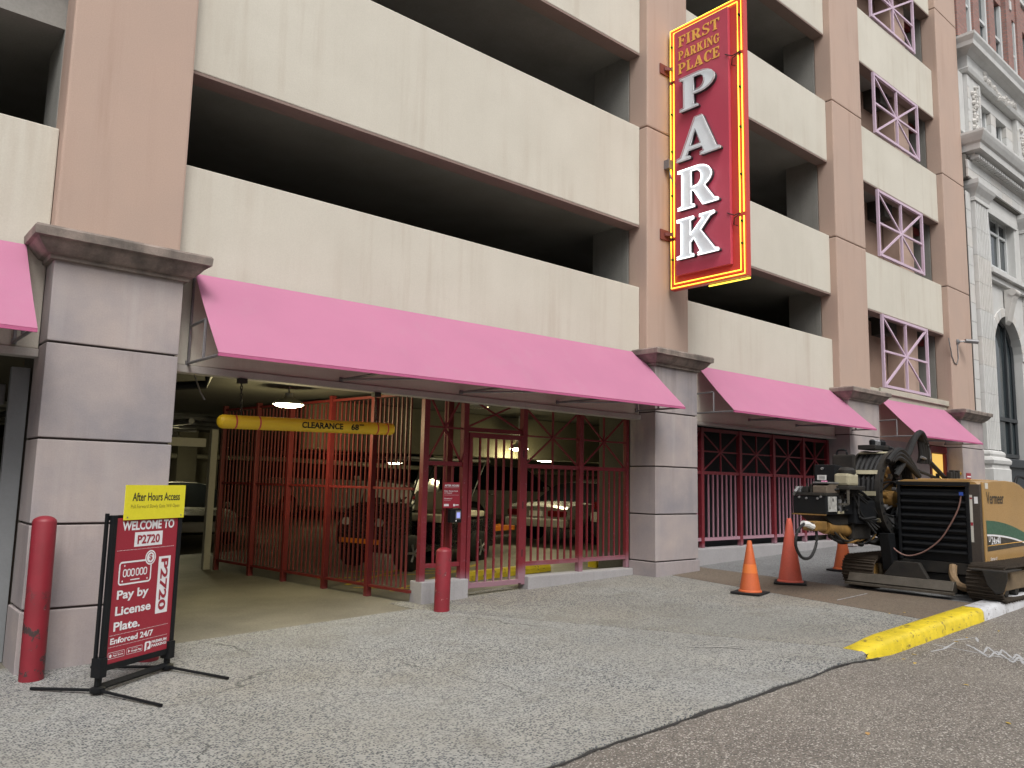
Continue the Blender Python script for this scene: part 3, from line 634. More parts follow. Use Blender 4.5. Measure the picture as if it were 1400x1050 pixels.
box('frame_rail', 5.946, 6.719, GY-.05, GY, 2.065, 2.125, m_gate, D, .002); box('frame_rail', 5.946, 6.719, GY-.05, GY, .265, .325, m_gate, D, .002)
for k in range(5):
    x = 5.946+.773*(k+1)/6; bar('gate_bar', (x, GY-.025, .326), (x, GY-.025, 2.064), .022, m_gate, D)
for z in (.6, 1.2, 1.85): box('hinge', 6.772, 6.79, GY-.045, GY-.01, z, z+.09, m_blackm, D)
m_sill = mat('grey_sill_concrete', (.36, .35, .36), .85, (.28, .27, .27), 2, 60, .2, .5)
tag(box('concrete_footing', 5.23, 5.90, 7.56, 7.80, -.05, .385, m_sill, None, .012), 'low grey concrete block under the gate post behind the short bollard', 'footing')
tag(box('concrete_kerb_wall', 6.84, 8.855, 7.54, 7.74, .0, .355, m_sill, None, .012), 'low grey concrete wall under the red screen, left of the middle pier', 'low wall')
tag(box('concrete_kerb_wall', 9.875, 14.66, 7.46, 7.7, .0, .57, m_sill, None, .012), 'long low grey concrete wall under the barred opening right of the middle pier', 'low wall')
# second bay screen
T2 = thing('street_screen', 'faded red barred screen with star braces in the bay behind the traffic cones', 'gate', (12.2, 7.6, .57))
px = [9.93, 10.57, 11.645, 12.69, 13.72, 14.62]
for x in px: post(x, .07, 7.6, .571, 2.47, m_gate, T2)
for x0, x1 in zip(px, px[1:]):
    x0 += .036; x1 -= .036
    rail(x0, x1, 7.6, 2.44, .05, m_gate, T2); rail(x0, x1, 7.6, 1.75, .05, m_gate, T2); rail(x0, x1, 7.6, .70, .05, m_gate2, T2)
    star(x0, x1, 1.775, 2.415, 7.6, T2)
    n = 4 if x1-x0 < .7 else 7
    for k in range(n):
        x = x0+(x1-x0)*(k+1)/(n+1); bar('screen_bar', (x, 7.58, .725), (x, 7.58, 1.725), .021, m_gate2, T2)
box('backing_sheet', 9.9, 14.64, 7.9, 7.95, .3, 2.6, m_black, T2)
# ------------------------------------------------------------------ interior drive fence
FN = thing('drive_fence', 'tall red steel bar fence running into the garage along the driveway', 'fence', (5.0, 9.9, .1))
fys = [7.72, 8.53, 9.42, 10.37, 11.24, 12.22]; FX = lambda y: 5.22-(y-7.65)*.125
for i, y in enumerate(fys):
    if i: box('post', FX(y)-.035, FX(y)+.035, y-.035, y+.035, gz(5)-.05, 2.615, m_fence, FN, .003)
for y0, y1 in zip(fys, fys[1:]):
    a, c = y0+.038, y1-.038
    for z, h in ((2.55, .05), (1.43, .03), (.26, .05)): bar('rail', (FX(a), a, z), (FX(c), c, z), .03, m_fence, FN, h)
    n = 8
    for k in range(n):
        y = a+(c-a)*(k+1)/(n+1); bar('fence_bar', (FX(y)-.003, y, .29), (FX(y)-.003, y, 2.52), .019, m_fbar, FN)
# bay 0 red fence glimpsed left of pier
F0 = thing('side_gate', 'red steel gate just seen at the left edge, left of the big pier', 'gate', (.95, 7.95, 0))
box('post', 1.03, 1.11, 8.15, 8.23, 0, 1.9, m_fence, F0); 
for k in range(9): bar('gate_bar', (.95-k*.12, 8.2, .2), (.95-k*.12, 8.2, 1.5), .02, m_fbar, F0)
box('kick_plate', .2, 1.02, 8.17, 8.19, .1, 1.25, m_fence, F0)
tag(box('control_cabinet', .35, 1.12, 8.0, 8.25, 2.1, 2.28, m_steel, None, .01), 'pale grey metal housing under the ceiling at the left edge', 'housing')

# ------------------------------------------------------------------ clearance bar with chains
C_ = thing('clearance_bar', 'yellow hanging clearance bar lettered CLEARANCE 68, above the driveway', 'clearance bar', (3.6, 7.4, 2.06))
b = MB(); xa, xb, yb, za, zb = 2.74, 4.68, 7.4, 2.040, 2.080
axd = Vector((xb-xa, 0, zb-za)); L = axd.length; R_ = .066
prof = [(0, 0), (.03, .004), (.055, .02), (R_, .045)]+[(R_, L-.045), (.055, L-.02), (.03, L-.004), (0.001, L)]
b.lathe([(max(r, .001), h) for r, h in prof], (0, 0, 0), 24)
rot = axd.to_track_quat('Z', 'Y').to_matrix(); b.v = [tuple(rot@Vector(v)+Vector((xa, yb, za))) for v in b.v]
b.obj('bar_body', m_yellow, C_, smooth=True)
for t in (.085, .205, .88, .945):
    b = MB(); b.lathe([(R_+.0015, -.008), (R_+.002, 0), (R_+.0015, .008)], (0, 0, 0), 24); p0 = Vector((xa, yb, za))+axd*t
    b.v = [tuple(rot@Vector(v)+p0) for v in b.v]; b.obj('stripe', m_redsign2, C_, smooth=True)
def cyl_text(s, t0, w, h, zoff=0):
    # letters wrapped on the front of the tube
    o = text('lettering', s, (0, 0, 0), (1, 0, 0), (0, 0, 1), m_black, None, w=w, h=h, bold=.03)
    me = o.data
    bm = bmesh.new(); bm.from_mesh(me); bmesh.ops.subdivide_edges(bm, edges=[e for e in bm.edges if e.calc_length() > .02], cuts=2, use_grid_fill=True); bm.to_mesh(me); bm.free()
    for v in me.vertices:
        zz = v.co.z-h/2+zoff; a = zz/R_; x = v.co.x+t0*L
        v.co = Vector((xa, yb, za))+axd.normalized()*x+Vector((0, -math.cos(a)*(R_+.003), math.sin(a)*(R_+.003)))
    o.parent = C_; o.location = -Vector(C_.location)
cyl_text('CLEARANCE', .425, .46, .062); cyl_text('68', .71, .09, .062); cyl_text("''''", .762, .05, .016, .024)
for t in (.115, .885):
    p = Vector((xa, yb, za))+axd*t+Vector((0, 0, R_)); top = 2.54; n = 12
    for k in range(n):
        z = p.z+(top-p.z)*(k+.5)/n; q = MB(); rr_ = .011; hl = (top-p.z)/n*.62
        pts = [(math.cos(a)*rr_, math.sin(a)*hl) for a in [i*math.pi/4 for i in range(8)]]
        q.tube([(p.x+u, p.y+.05*(k+.5)/n, z+v) if k % 2 else (p.x, p.y+.05*(k+.5)/n+u, z+v) for u, v in pts], .0045, 5, closed=True); q.obj('chain_link', m_blackm, C_, smooth=True)
    box('chain_bracket', p.x-.04, p.x+.04, p.y-.01, p.y+.06, 2.42, 2.468, m_blackm, C_)

# ------------------------------------------------------------------ ceiling lamps
def lamp(x, y, z, r, lab, power, lit=True, ceil=2.62):
    T = thing('ceiling_lamp', lab, 'lamp', (x, y, z), 'garage ceiling lamps')
    b = MB(); b.lathe([(r*.98, .0), (r, .012), (r*.72, .05), (r*.3, .085), (.05, .1), (.045, .14), (.001, .145)], (x, y, z), 24); b.obj('shade', mat('lamp_shade', (.5, .49, .45), .5), T, smooth=True)
    b = MB(); b.lathe([(.001, -.035), (r*.5, -.03), (r*.85, -.012), (r*.93, .006), (r*.5, .01), (.001, .012)], (x, y, z), 24); b.obj('lens', m_bulb if lit else mat('dark_lens', (.3, .3, .25), .3), T, smooth=True)
    b = MB(); b.tube([(x, y, z+.14), (x, y, ceil)], .01, 6); b.obj('stem', m_steel, T)
    if lit:
        l = bpy.data.lights.new('lamp_light', 'POINT'); l.energy = power; l.color = (1, .86, .45); l.shadow_soft_size = .12
        o = bpy.data.objects.new('lamp_light', l); COL.objects.link(o); o.parent = T; o.location = (0, 0, -.16)
        T['label'] = lab
lamp(4.14, 8.91, 2.40, .19, 'glowing lamp over the driveway just above the yellow clearance bar', 36)
lamp(8.58, 9.75, 2.08, .17, 'glowing lamp seen through the pedestrian gate bars, in front of the concrete beam', 15)
lamp(10.75, 11.4, 1.98, .2, 'glowing lamp above the silver sedan, right of the pedestrian gate', 9)
lamp(11.06, 17.37, 1.96, .2, 'small far lamp glowing above the golf cart roof', 10)
lamp(6.3, 8.0, 2.50, .18, 'unlit shallow lamp under the ceiling above the pedestrian gate', 0, False)
lamp(5.6, 17.5, 2.3, .2, 'glowing lamp hidden above the white sedan behind the driveway', 7)
lamp(16.5, 14.5, 2.2, .2, 'lamp deep in the parking level right of the white car', 5)

# ------------------------------------------------------------------ PARK blade sign
SX = 9.41; T = thing('blade_sign', 'tall red neon blade sign reading FIRST PARKING PLACE PARK on the middle pier', 'sign', (SX, 6.6, 4.45))
xd, yd = (0, -1, 0), (0, 0, 1)   # face looks towards -x
y0s, y1s, z0s, z1s = 7.25, 5.94, 4.44, 8.60
XF = SX-.05
box('sign_cabinet', XF, SX+.05, y1s, y0s, z0s, z1s, m_redsign2, T, .006)
box('raised_panel', XF-.06, XF-.002, 6.16, 7.11, 4.63, 8.49, m_redsign, T, .006)
def outline_tube(name, pts, r, m, closed=True, x=XF-.02, seg=6):
    b = MB(); b.tube([(x, y, z) for y, z in pts], r, seg, closed=closed); return b.obj(name, m, T, smooth=True)
for ins in (.025, .085):
    a, c, d, e = y0s-ins, y1s+ins, z0s+ins, z1s-ins; zl1, zl2 = 5.22, 7.72
    for pts in ([(a, zl1-.03), (a, d), (c, d), (c, zl1-.03+.1)], [(a, zl2+.03), (a, e), (c, e), (c, zl2+.03)], [(a, zl1+.03), (a, zl2-.03)], [(c, zl1+.13), (c, zl2-.03)]):
        outline_tube('neon_tube', pts, .0085, m_neon, False)
b = MB(); b.tube([(SX+.07, y1s+.03, z0s+.03), (SX+.07, y1s+.03, z1s-.03)], .011, 6); b.tube([(SX+.07, y1s+.03, z0s-.012), (SX+.07, y0s-.6, z0s-.012)], .011, 6); b.obj('neon_tube', m_neon, T, smooth=True)
for z in (4.9, 5.22, 5.9, 6.6, 7.2, 7.72, 8.3):
    for y in (y0s-.055, y1s+.055): box('tube_clip', XF-.045, XF-.001, y-.012, y+.012, z-.012, z+.012, m_blackm, T)
for z in (5.30, 7.95):
    box('bracket', 9.16, 9.40, 7.278, 7.298, z-.09, z+.07, mat('rusty_red_bracket', (.2, .05, .04), .7), T, .004); bar('bracket_arm', (9.26, 7.28, z), (9.37, 7.20, z), .05, mat('rusty_red_bracket', (.2, .05, .04), .7), T)
for z in (5.32, 7.7):
    for pts in ([(XF-.03, 6.04, z), (XF-.05, 6.1, z-.04), (XF-.02, 6.13, z-.12), (XF-.04, 6.06, z-.16)], [(XF-.08, 6.2, z+.05), (XF-.05, 6.1, z), (XF-.03, 6.02, z+.02)]):
        b = MB(); b.tube(pts, .008, 5); b.obj('wiring', m_blackm, T, smooth=True)
def arc(cx, cy, rx, ry, a0, a1, n=10): return [(cx+rx*math.cos(math.radians(a0+(a1-a0)*i/n)), cy+ry*math.sin(math.radians(a0+(a1-a0)*i/n))) for i in range(n+1)]
GL = {
 'P': [[(0, 0), (.42, 0), (.42, .06), (.32, .09), (.32, .40), (.45, .40)]+arc(.45, .70, .35, .30, -90, 90)+[(0, 1), (0, .94), (.10, .91), (.10, .09), (0, .06)], [(.32, .49), (.40, .49)]+arc(.42, .70, .15, .21, -90, 90)+[(.32, .91)]],
 'A': [[(-.04, 0), (.27, 0), (.27, .06), (.19, .09), (.23, .21), (.53, .21), (.57, .09), (.49, .06), (.49, 0), (.92, 0), (.92, .06), (.84, .09), (.54, 1.0), (.38, 1.0), (.06, .09), (-.04, .06)], [(.26, .31), (.50, .31), (.38, .70)]],
 'R': [[(0, 0), (.40, 0), (.40, .06), (.32, .09), (.32, .42), (.38, .42), (.60, 0), (.95, 0), (.95, .06), (.86, .09), (.64, .46)]+arc(.46, .72, .34, .28, -55, 90)+[(0, 1), (0, .94), (.10, .91), (.10, .09), (0, .06)], [(.32, .51), (.40, .51)]+arc(.42, .71, .15, .20, -90, 90)+[(.32, .91)]],
 'K': [[(0, 0), (.40, 0), (.40, .06), (.32, .09), (.32, .36), (.40, .46), (.56, .09), (.50, .06), (.50, 0), (.97, 0), (.97, .06), (.88, .09), (.56, .62), (.78, .91), (.88, .94), (.88, 1), (.54, 1), (.54, .94), (.62, .91), (.32, .55), (.32, .91), (.40, .94), (.40, 1), (0, 1), (0, .94), (.10, .91), (.10, .09), (0, .06)]],
 'F': [[(0, 0), (.42, 0), (.42, .06), (.30, .09), (.30, .45), (.44, .45), (.47, .34), (.53, .34), (.53, .66), (.47, .66), (.44, .54), (.30, .54), (.30, .91), (.55, .91), (.62, .72), (.69, .72), (.69, 1), (0, 1), (0, .94), (.10, .91), (.10, .09), (0, .06)]],
 'I': [[(0, 0), (.40, 0), (.40, .06), (.30, .09), (.30, .91), (.40, .94), (.40, 1), (0, 1), (0, .94), (.10, .91), (.10, .09), (0, .06)]],
 'T': [[(.20, 0), (.60, 0), (.60, .06), (.50, .09), (.50, .91), (.66, .91), (.73, .70), (.80, .70), (.80, 1), (0, 1), (0, .70), (.07, .70), (.14, .91), (.30, .91), (.30, .09), (.20, .06)]],
 'L': [[(0, 0), (.68, 0), (.68, .32), (.61, .32), (.54, .10), (.30, .10), (.30, .91), (.40, .94), (.40, 1), (0, 1), (0, .94), (.10, .91), (.10, .09), (0, .06)]],
 'N': [[(0, 0), (.30, 0), (.30, .06), (.20, .09), (.20, .72), (.66, 0), (.80, 0), (.80, .91), (.90, .94), (.90, 1), (.60, 1), (.60, .94), (.70, .91), (.70, .34), (.28, 1), (0, 1), (0, .94), (.10, .91), (.10, .09), (0, .06)]],
 'E': [[(0, 0), (.70, 0), (.70, .30), (.63, .30), (.55, .09), (.30, .09), (.30, .46), (.42, .46), (.45, .35), (.51, .35), (.51, .66), (.45, .66), (.42, .55), (.30, .55), (.30, .91), (.53, .91), (.60, .72), (.67, .72), (.67, 1), (0, 1), (0, .94), (.10, .91), (.10, .09), (0, .06)]],
 'C': [arc(.42, .5, .42, .52, 48, 318, 22)+[(.64, .20)]+arc(.46, .5, .23, .41, 310, 60, 16)+[(.64, .68), (.74, .68), (.74, .98), (.68, .98)]],
 'G': [arc(.42, .5, .42, .52, 48, 300, 20)+[(.80, .10), (.80, .42), (.88, .45), (.88, .50), (.52, .50), (.52, .45), (.60, .42), (.60, .12)]+arc(.46, .5, .23, .41, 300, 60, 16)+[(.64, .68), (.74, .68), (.74, .98), (.68, .98)]],
 'S': [[(0, .30), (.07, .30)]+arc(.30, .24, .20, .18, 180, 360, 8)+[(.44, .36), (.12, .52), (.03, .66)]+arc(.31, .74, .29, .27, 190, 50, 10)+[(.54, 1.0), (.60, 1.0), (.60, .70), (.53, .70)]+arc(.30, .77, .17, .16, 20, 180, 8)+[(.22, .64), (.56, .46), (.66, .32)]+arc(.33, .27, .32, .29, 0, -130, 10)+[(.06, -.02), (0, -.02)]],
}
def glyph(c, yl, z0, w, h, m, ext, x, par, name='letter'):
    lw = max(p[0] for p in GL[c][0]); mn = min(0, min(p[0] for p in GL[c][0]))
    k = w/(lw-mn)
    loops = [[((p[0]-mn)*k, p[1]*h) for p in lp] for lp in GL[c]]
    return curve2d(name, loops, ext, m, (x, yl, z0), xd, yd, par), loops
XP = XF-.063
def word(s, yl, yr, z0, h, gap=.1):
    ws = [(max(p[0] for p in GL[c][0])-min(0, min(p[0] for p in GL[c][0]))) for c in s]; tot = sum(ws)+gap*(len(s)-1); k = (yl-yr)/tot; y = yl
    for c, w in zip(s, ws):
        glyph(c, y, z0, w*k, h, m_gold, .006, XP, T); y -= (w+gap)*k
word('FIRST', 7.04, 6.30, 8.215, .17); word('PARKING', 7.04, 6.30, 8.0, .14); word('PLACE', 7.045, 6.305, 7.775, .165)
m_lback = mat('letter_side_dark', (.05, .055, .06), .5)
for c, yl, yr, z0, z1, on in (('P', 6.965, 6.345, 7.115, 7.64, 0), ('A', 7.03, 6.26, 6.34, 6.95, 0), ('R', 7.00, 6.30, 5.58, 6.19, 1), ('K', 7.02, 6.30, 4.84, 5.44, 2)):
    bk, lp = glyph(c, yl, z0, yl-yr, z1-z0, m_lback, .05, XP-.0015, T)
    f, lp = glyph(c, yl, z0, yl-yr, z1-z0, m_letter, .012, XP-.0535, bk)
    for q in lp:
        b = MB(); b.tube([(XP-.085, yl-u, z0+v) for u, v in q], .0085 if on else .006, 5, closed=True); b.obj('neon_outline', m_neonw if on else m_neonoff, bk, smooth=True)

# ------------------------------------------------------------------ A-frame banner sign
A0 = Vector((1.566, 6.126, .033)); e = Vector((2.18-1.566, 6.501-6.126, 0)).normalized(); nrm = Vector((e.y, -e.x, 0))  # towards camera
T = thing('banner_stand', 'red and yellow parking notice on a black stand with spread feet, before the big pier', 'sign', tuple(A0))
def bp(u, z, d=0): return A0+e*u+nrm*d+Vector((0, 0, z-A0.z))
def bbox(name, u0, u1, z0, z1, d0, d1, m, bevel=.003, label=None):
    b = MB(); c = [bp(u, z, d) for d in (d0, d1) for z in (z0, z1) for u in (u0, u1)]
    b.add(c, [(0, 2, 3, 1), (4, 5, 7, 6), (0, 1, 5, 4), (2, 6, 7, 3), (0, 4, 6, 2), (1, 3, 7, 5)]); return b.obj(name, m, T, bevel=bevel, label=label)
bbox('frame_side', .012, .052, .16, 1.235, -.02, .012, m_black); bbox('frame_side', .672, .712, .19, 1.215, -.02, .012, m_black)
bbox('frame_rail', .053, .671, .165, .205, -.02, .012, m_black)
bbox('frame_side', -.012, .008, .165, 1.25, -.045, -.022, m_black); bbox('frame_rail', .0, .72, 1.20, 1.235, -.045, -.024, m_black)
poster = bbox('poster', .053, .671, .206, 1.215, -.008, .004, m_banner, 0)
pan = bbox('top_panel', .097, .715, 1.20, 1.452, .014, .019, m_yelpanel, 0, 'yellow panel reading After Hours Access')
for u in (.13, .68): bbox('rivet', u-.005, u+.005, 1.215, 1.225, .0192, .022, m_steel, 0)
def bt(s, u, z, w, h, m, d=.0045, bold=.02, align='L', shear=0, up=None, xdv=None, par=None):
    return text('lettering', s, bp(u, z, d), xdv or e, up or (0, 0, 1), m, par or T, w=w, h=h, bold=bold, depth=.0008, align=align, shear=shear)
m_ink = mat('black_print', (.02, .02, .02), .6, bmp=0); m_ink2 = mat('olive_print', (.30, .25, .03), .6, bmp=0)
bt('After Hours Access', .165, 1.335, .49, .062, m_ink, .0195, .018); bt('Pull Forward Slowly Gate Will Open', .155, 1.275, .50, .035, m_ink2, .0195, .0)
bt('WELCOME TO', .106, 1.123, .525, .068, m_bannerw, bold=.035)
def brect(u0, u1, z0, z1, m, d=.0048): 
    b = MB(); b.add([bp(u0, z0, d), bp(u1, z0, d), bp(u1, z1, d), bp(u0, z1, d)], [(0, 1, 2, 3)]); return b.obj('print_block', m, T)
def bline(u0, u1, z):
    for k in range(44):
        pass
    b = MB(); n = 44
    for k in range(n):
        a = u0+(u1-u0)*k/n; b.add([bp(a, z, .0048), bp(a+.006, z, .0048), bp(a+.006, z+.004, .0048), bp(a, z+.004, .0048)], [(0, 1, 2, 3)])
    b.obj('dotted_line', m_bannerw, T)
brect(.232, .514, 1.003, 1.107, m_bannerw); bt('P2720', .26, 1.02, .226, .066, m_banner, .0056, .03)
bline(.075, .65, .982)
def ring(pts, w, m, d=.0048, closed=True):
    n = len(pts); L_, R2 = [], []
    for i, p in enumerate(pts):
        q = pts[(i+1) % n] if closed or i < n-1 else pts[i]; o = pts[i-1] if closed or i else pts[i]
        tx, ty = q[0]-o[0], q[1]-o[1]; l = math.hypot(tx, ty) or 1
        L_.append(bp(p[0]-ty/l*w, p[1]+tx/l*w, d)); R2.append(bp(p[0]+ty/l*w, p[1]-tx/l*w, d))
    b = MB(); b.add(L_+R2, [(i, (i+1) % n, n+(i+1) % n, n+i) for i in range(n if closed else n-1)]); return b.obj('print_outline', m, T)
def rrect(u0, u1, z0, z1, r): return arc(u0+r, z0+r, r, r, 180, 270, 4)+arc(u1-r, z0+r, r, r, 270, 360, 4)+arc(u1-r, z1-r, r, r, 0, 90, 4)+arc(u0+r, z1-r, r, r, 90, 180, 4)
ring(rrect(.112, .417, .743, .898, .02), .006, m_bannerw)
for u0 in (.150, .272):
    for k in range(3): ring(rrect(u0+k*.038, u0+k*.038+.028, .797, .845, .013), .0042, m_bannerw)
for u, z in ((.158, .873), (.145, .765), (.385, .765)): ring([(u+.004*math.cos(t), z+.004*math.sin(t)) for t in (0, 1.57, 3.14, 4.71)], .004, m_bannerw)
brect(.22, .31, .765, .773, m_bannerw)
b = MB(); P_ = arc(.406, .914, .054, .054, 0, 345, 22); b.add([bp(u, z, .0054) for u, z in P_], [tuple(range(len(P_)))]); b.obj('print_disc', m_bannerw, T)
ring(arc(.406, .914, .041, .041, 0, 345, 22), .0025, m_banner, .0060); bt('$', .39, .888, .034, .054, m_banner, .0062, .02)
brect(.494, .620, .488, .912, m_bannerw)
bt('P2720', .518, .895, .385, .078, m_banner, .0058, .03, xdv=(0, 0, -1), up=tuple(e))
bt('Pay by', .106, .622, .305, .082, m_bannerw, bold=.028); bt('License', .102, .528, .342, .064, m_bannerw, bold=.028); bt('Plate.', .098, .421, .25, .064, m_bannerw, bold=.028)
bline(.07, .645, .394); bt('Enforced 24/7', .079, .334, .41, .044, m_bannerw, bold=.03); bline(.07, .645, .315)
ring(rrect(.070, .219, .238, .280, .006), .0012, m_bannerw); ring(rrect(.241, .390, .240, .282, .006), .0012, m_bannerw)
bt('Download on the', .112, .266, .09, .008, m_bannerw, bold=.0); bt('App Store', .112, .246, .095, .016, m_bannerw, bold=.03)
bt('GET IT ON', .282, .269, .06, .007, m_bannerw, bold=.0); bt('Google Play', .282, .246, .10, .018, m_bannerw, bold=.03)
P_ = arc(.091, .257, .011, .012, 60, 400, 12); b = MB(); b.add([bp(u, z, .0050) for u, z in P_], [tuple(range(len(P_)))]); b.obj('print_mark', m_bannerw, T)
b = MB(); b.add([bp(.255, .248, .005), bp(.273, .260, .005), bp(.255, .273, .005)], [(0, 1, 2)]); b.obj('print_mark', m_bannerw, T)
b = MB(); P_ = [(.413, .230), (.425, .230), (.430, .237)]+arc(.463, .249, .012, .012, 270, 360, 4)+arc(.463, .284, .012, .012, 0, 90, 4)+arc(.426, .284, .012, .012, 90, 180, 4); b.add([bp(u, z, .0048) for u, z in P_], [tuple(range(len(P_)))]); b.obj('print_block', m_bannerw, T)
bt('P', .431, .240, .026, .046, m_banner, .0058, .06)
bt('PREMIUM', .482, .274, .155, .021, m_bannerw, bold=.03); bt('PARKING', .482, .246, .155, .021, m_bannerw, bold=.03)
# stand: uprights, cross bar and four splayed feet with hubs
for u in (.0, .665):
    gzz = gz(bp(u, 0).x)
    bbox('clamp', u-.018, u+.045, .13, .26, -.05, .03, m_black); bbox('upright', u+.0, u+.04, gzz+.035, .16, -.03, .0, m_black)
    c = bp(u+.02, gzz+.035, -.015)
    b = MB(); b.lathe([(.001, -.02), (.045, -.02), (.05, -.01), (.05, .012), (.03, .02), (.001, .021)], tuple(c), 14); hub = b.obj('hub', m_black, T, smooth=True)
    far = u > .3
    tips = [Vector((2.396, 5.909, gz(2.396)+.014)), Vector((1.72, 6.95, gz(1.72)+.014))] if far else [Vector((1.816, 5.545, gz(1.816)+.014)), Vector((1.25, 6.578, gz(1.25)+.014))]
    for tp in tips:
        b = MB(); b.tube([c+Vector((0, 0, -.005)), tp], .011, 8); b.obj('foot_rod', m_black, T, smooth=True)
b = MB(); c1, c2 = bp(.02, gz(1.6)+.045, -.015), bp(.685, gz(2.1)+.045, -.015); b.tube([c1, c2], .024, 4); b.obj('cross_bar', m_black, T)

# ------------------------------------------------------------------ bollards
def bollard(x, y, h, r, lab):
    z = gz(x); b = MB(); prof = [(r, -.05), (r, h-r*.55)]+[(r*math.cos(a), h-r*.55+r*.55*math.sin(a)) for a in (.35, .7, 1.05, 1.35)]+[(.001, h)]
    lean = rnd.uniform(-.012, .012); b.lathe(prof, (0, 0, 0), 28); b.v = [(x+v[0]+lean*v[2], y+v[1], z+v[2]) for v in b.v]
    tag(b.obj('bollard', m_boll, smooth=True), lab, 'bollard', 'red pipe bollards at the driveway')
bollard(1.308, 6.90, 1.20, .083, 'tall chipped red pipe bollard left of the banner stand')
bollard(5.185, 7.10, .675, .085, 'short red pipe bollard in front of the gate post and keypad')
bollard(2.14, 6.95, .62, .083, 'red bollard almost hidden behind the banner stand, only its foot showing')
# ------------------------------------------------------------------ cones
def cone(x, y, h, r0, lab, m, base, rz, stripe=False):
    z = gz(x)+.004; T = thing('traffic_cone', lab, 'traffic cone', (x, y, z), 'traffic cones', True, rz)
    b = MB(); b.box(-base/2, base/2, -base/2, base/2, 0, .022); b.obj('base_plate', m_rubber, T, bevel=.006)
    b = MB(); prof = [(r0*1.12, .0225), (r0*1.1, .035), (r0, .045)]
    for t in (.25, .5, .505, .75, .97): prof.append((r0+(r0*.2-r0)*t*(1 if t != .505 else 1.0), .045+(h-.045)*t))
    prof += [(r0*.17, h), (r0*.12, h), (r0*.12, h-.1), (.001, h-.1)]
    b.lathe(prof, (0, 0, 0), 24); b.obj('cone_body', m, T, smooth=True)
    if stripe:
        b = MB(); t0, t1 = .34, .52; f = lambda t: (r0+(r0*.2-r0)*t+.002, .045+(h-.045)*t); b.lathe([f(t0), f(t1)], (0, 0, 0), 24)
        b.f = b.f[:-2]; b.mi = b.mi[:-2]; b.obj('collar', mat('worn_orange_collar', (.75, .2, .05), .35), T, smooth=True)
cone(8.62, 5.50, .63, .125, 'orange traffic cone nearest the camera, leftmost of three, with a worn collar band', m_cone, .36, .2, True)
cone(9.72, 5.60, .84, .15, 'tall faded red traffic cone, middle of three, behind the hanging hose loop', m_cone2, .40, .5)
cone(11.40, 5.72, .60, .13, 'orange traffic cone half hidden behind the machine track, rightmost of three', m_cone, .36, .1)

# ------------------------------------------------------------------ keypad and notices on the gate
T = thing('gate_notice', 'small red AFTER HOURS notice fixed on the gate beside the keypad', 'sign', (5.65, 7.6, 1.21))
box('notice_board', 5.52, 5.765, 7.600, 7.606, 1.215, 1.515, m_banner, T)
def nt_(s, x, z, w, h, m=m_bannerw, bold=.02): text('lettering', s, (x, 7.598, z), (1, 0, 0), (0, 0, 1), m, T, w=w, h=h, bold=bold, depth=.0)
nt_('AFTER HOURS', 5.535, 1.465, .215, .024, bold=.05); nt_('Enter Access Code', 5.535, 1.405, .20, .018); nt_('on Keypad', 5.535, 1.38, .11, .018); nt_('Questions?', 5.535, 1.315, .115, .018)
for z in (1.452, 1.365, 1.30): box('print_rule', 5.535, 5.75 if z > 1.31 else 5.63, 7.5985, 7.5995, z, z+.002, m_bannerw, T)
box('print_block', 5.535, 5.605, 7.5985, 7.5995, 1.235, 1.262, m_bannerw, T); box('print_block', 5.67, 5.695, 7.5985, 7.5995, 1.235, 1.262, m_bannerw, T); box('print_block', 5.70, 5.75, 7.5985, 7.5995, 1.243, 1.256, m_bannerw, T)
T = thing('keypad', 'black entry keypad with a small blue screen below the AFTER HOURS notice', 'keypad', (5.68, 7.58, 1.05))
box('keypad_body', 5.60, 5.765, 7.555, 7.61, 1.045, 1.205, m_black, T, .008); box('screen_frame', 5.675, 5.75, 7.548, 7.554, 1.085, 1.185, m_steel, T, .002); box('screen', 5.688, 5.735, 7.544, 7.5475, 1.10, 1.165, m_screen, T); box('button', 5.675, 5.69, 7.548, 7.554, 1.06, 1.075, m_white, T)
# security camera on the last pier
T = thing('security_camera', 'small grey security camera with looping cable on the farthest pink pier', 'camera', (20.75, 7.3, 5.15))
b = MB(); b.lathe([(.001, 0), (.07, 0), (.07, -.03), (.03, -.06), (.001, -.06)], (20.62, 7.3, 5.17), 12, ax='y'); b.obj('mount', m_steel, T, smooth=True)
b = MB(); b.tube([(20.62, 7.24, 5.17), (20.75, 7.12, 5.18)], .02, 6); b.tube([(20.72, 7.15, 5.19), (20.95, 6.95, 5.17)], .05, 10); b.obj('camera_body', m_steel, T, smooth=True)
b = MB(); b.tube([(20.6, 7.285, 5.12), (20.6, 7.28, 4.75), (20.5, 7.285, 4.6), (20.35, 7.285, 4.62), (20.22, 7.285, 4.75), (20.15, 7.285, 4.95), (20.1, 7.30, 5.2)], .012, 6); b.obj('cable', m_steel, T, smooth=True)
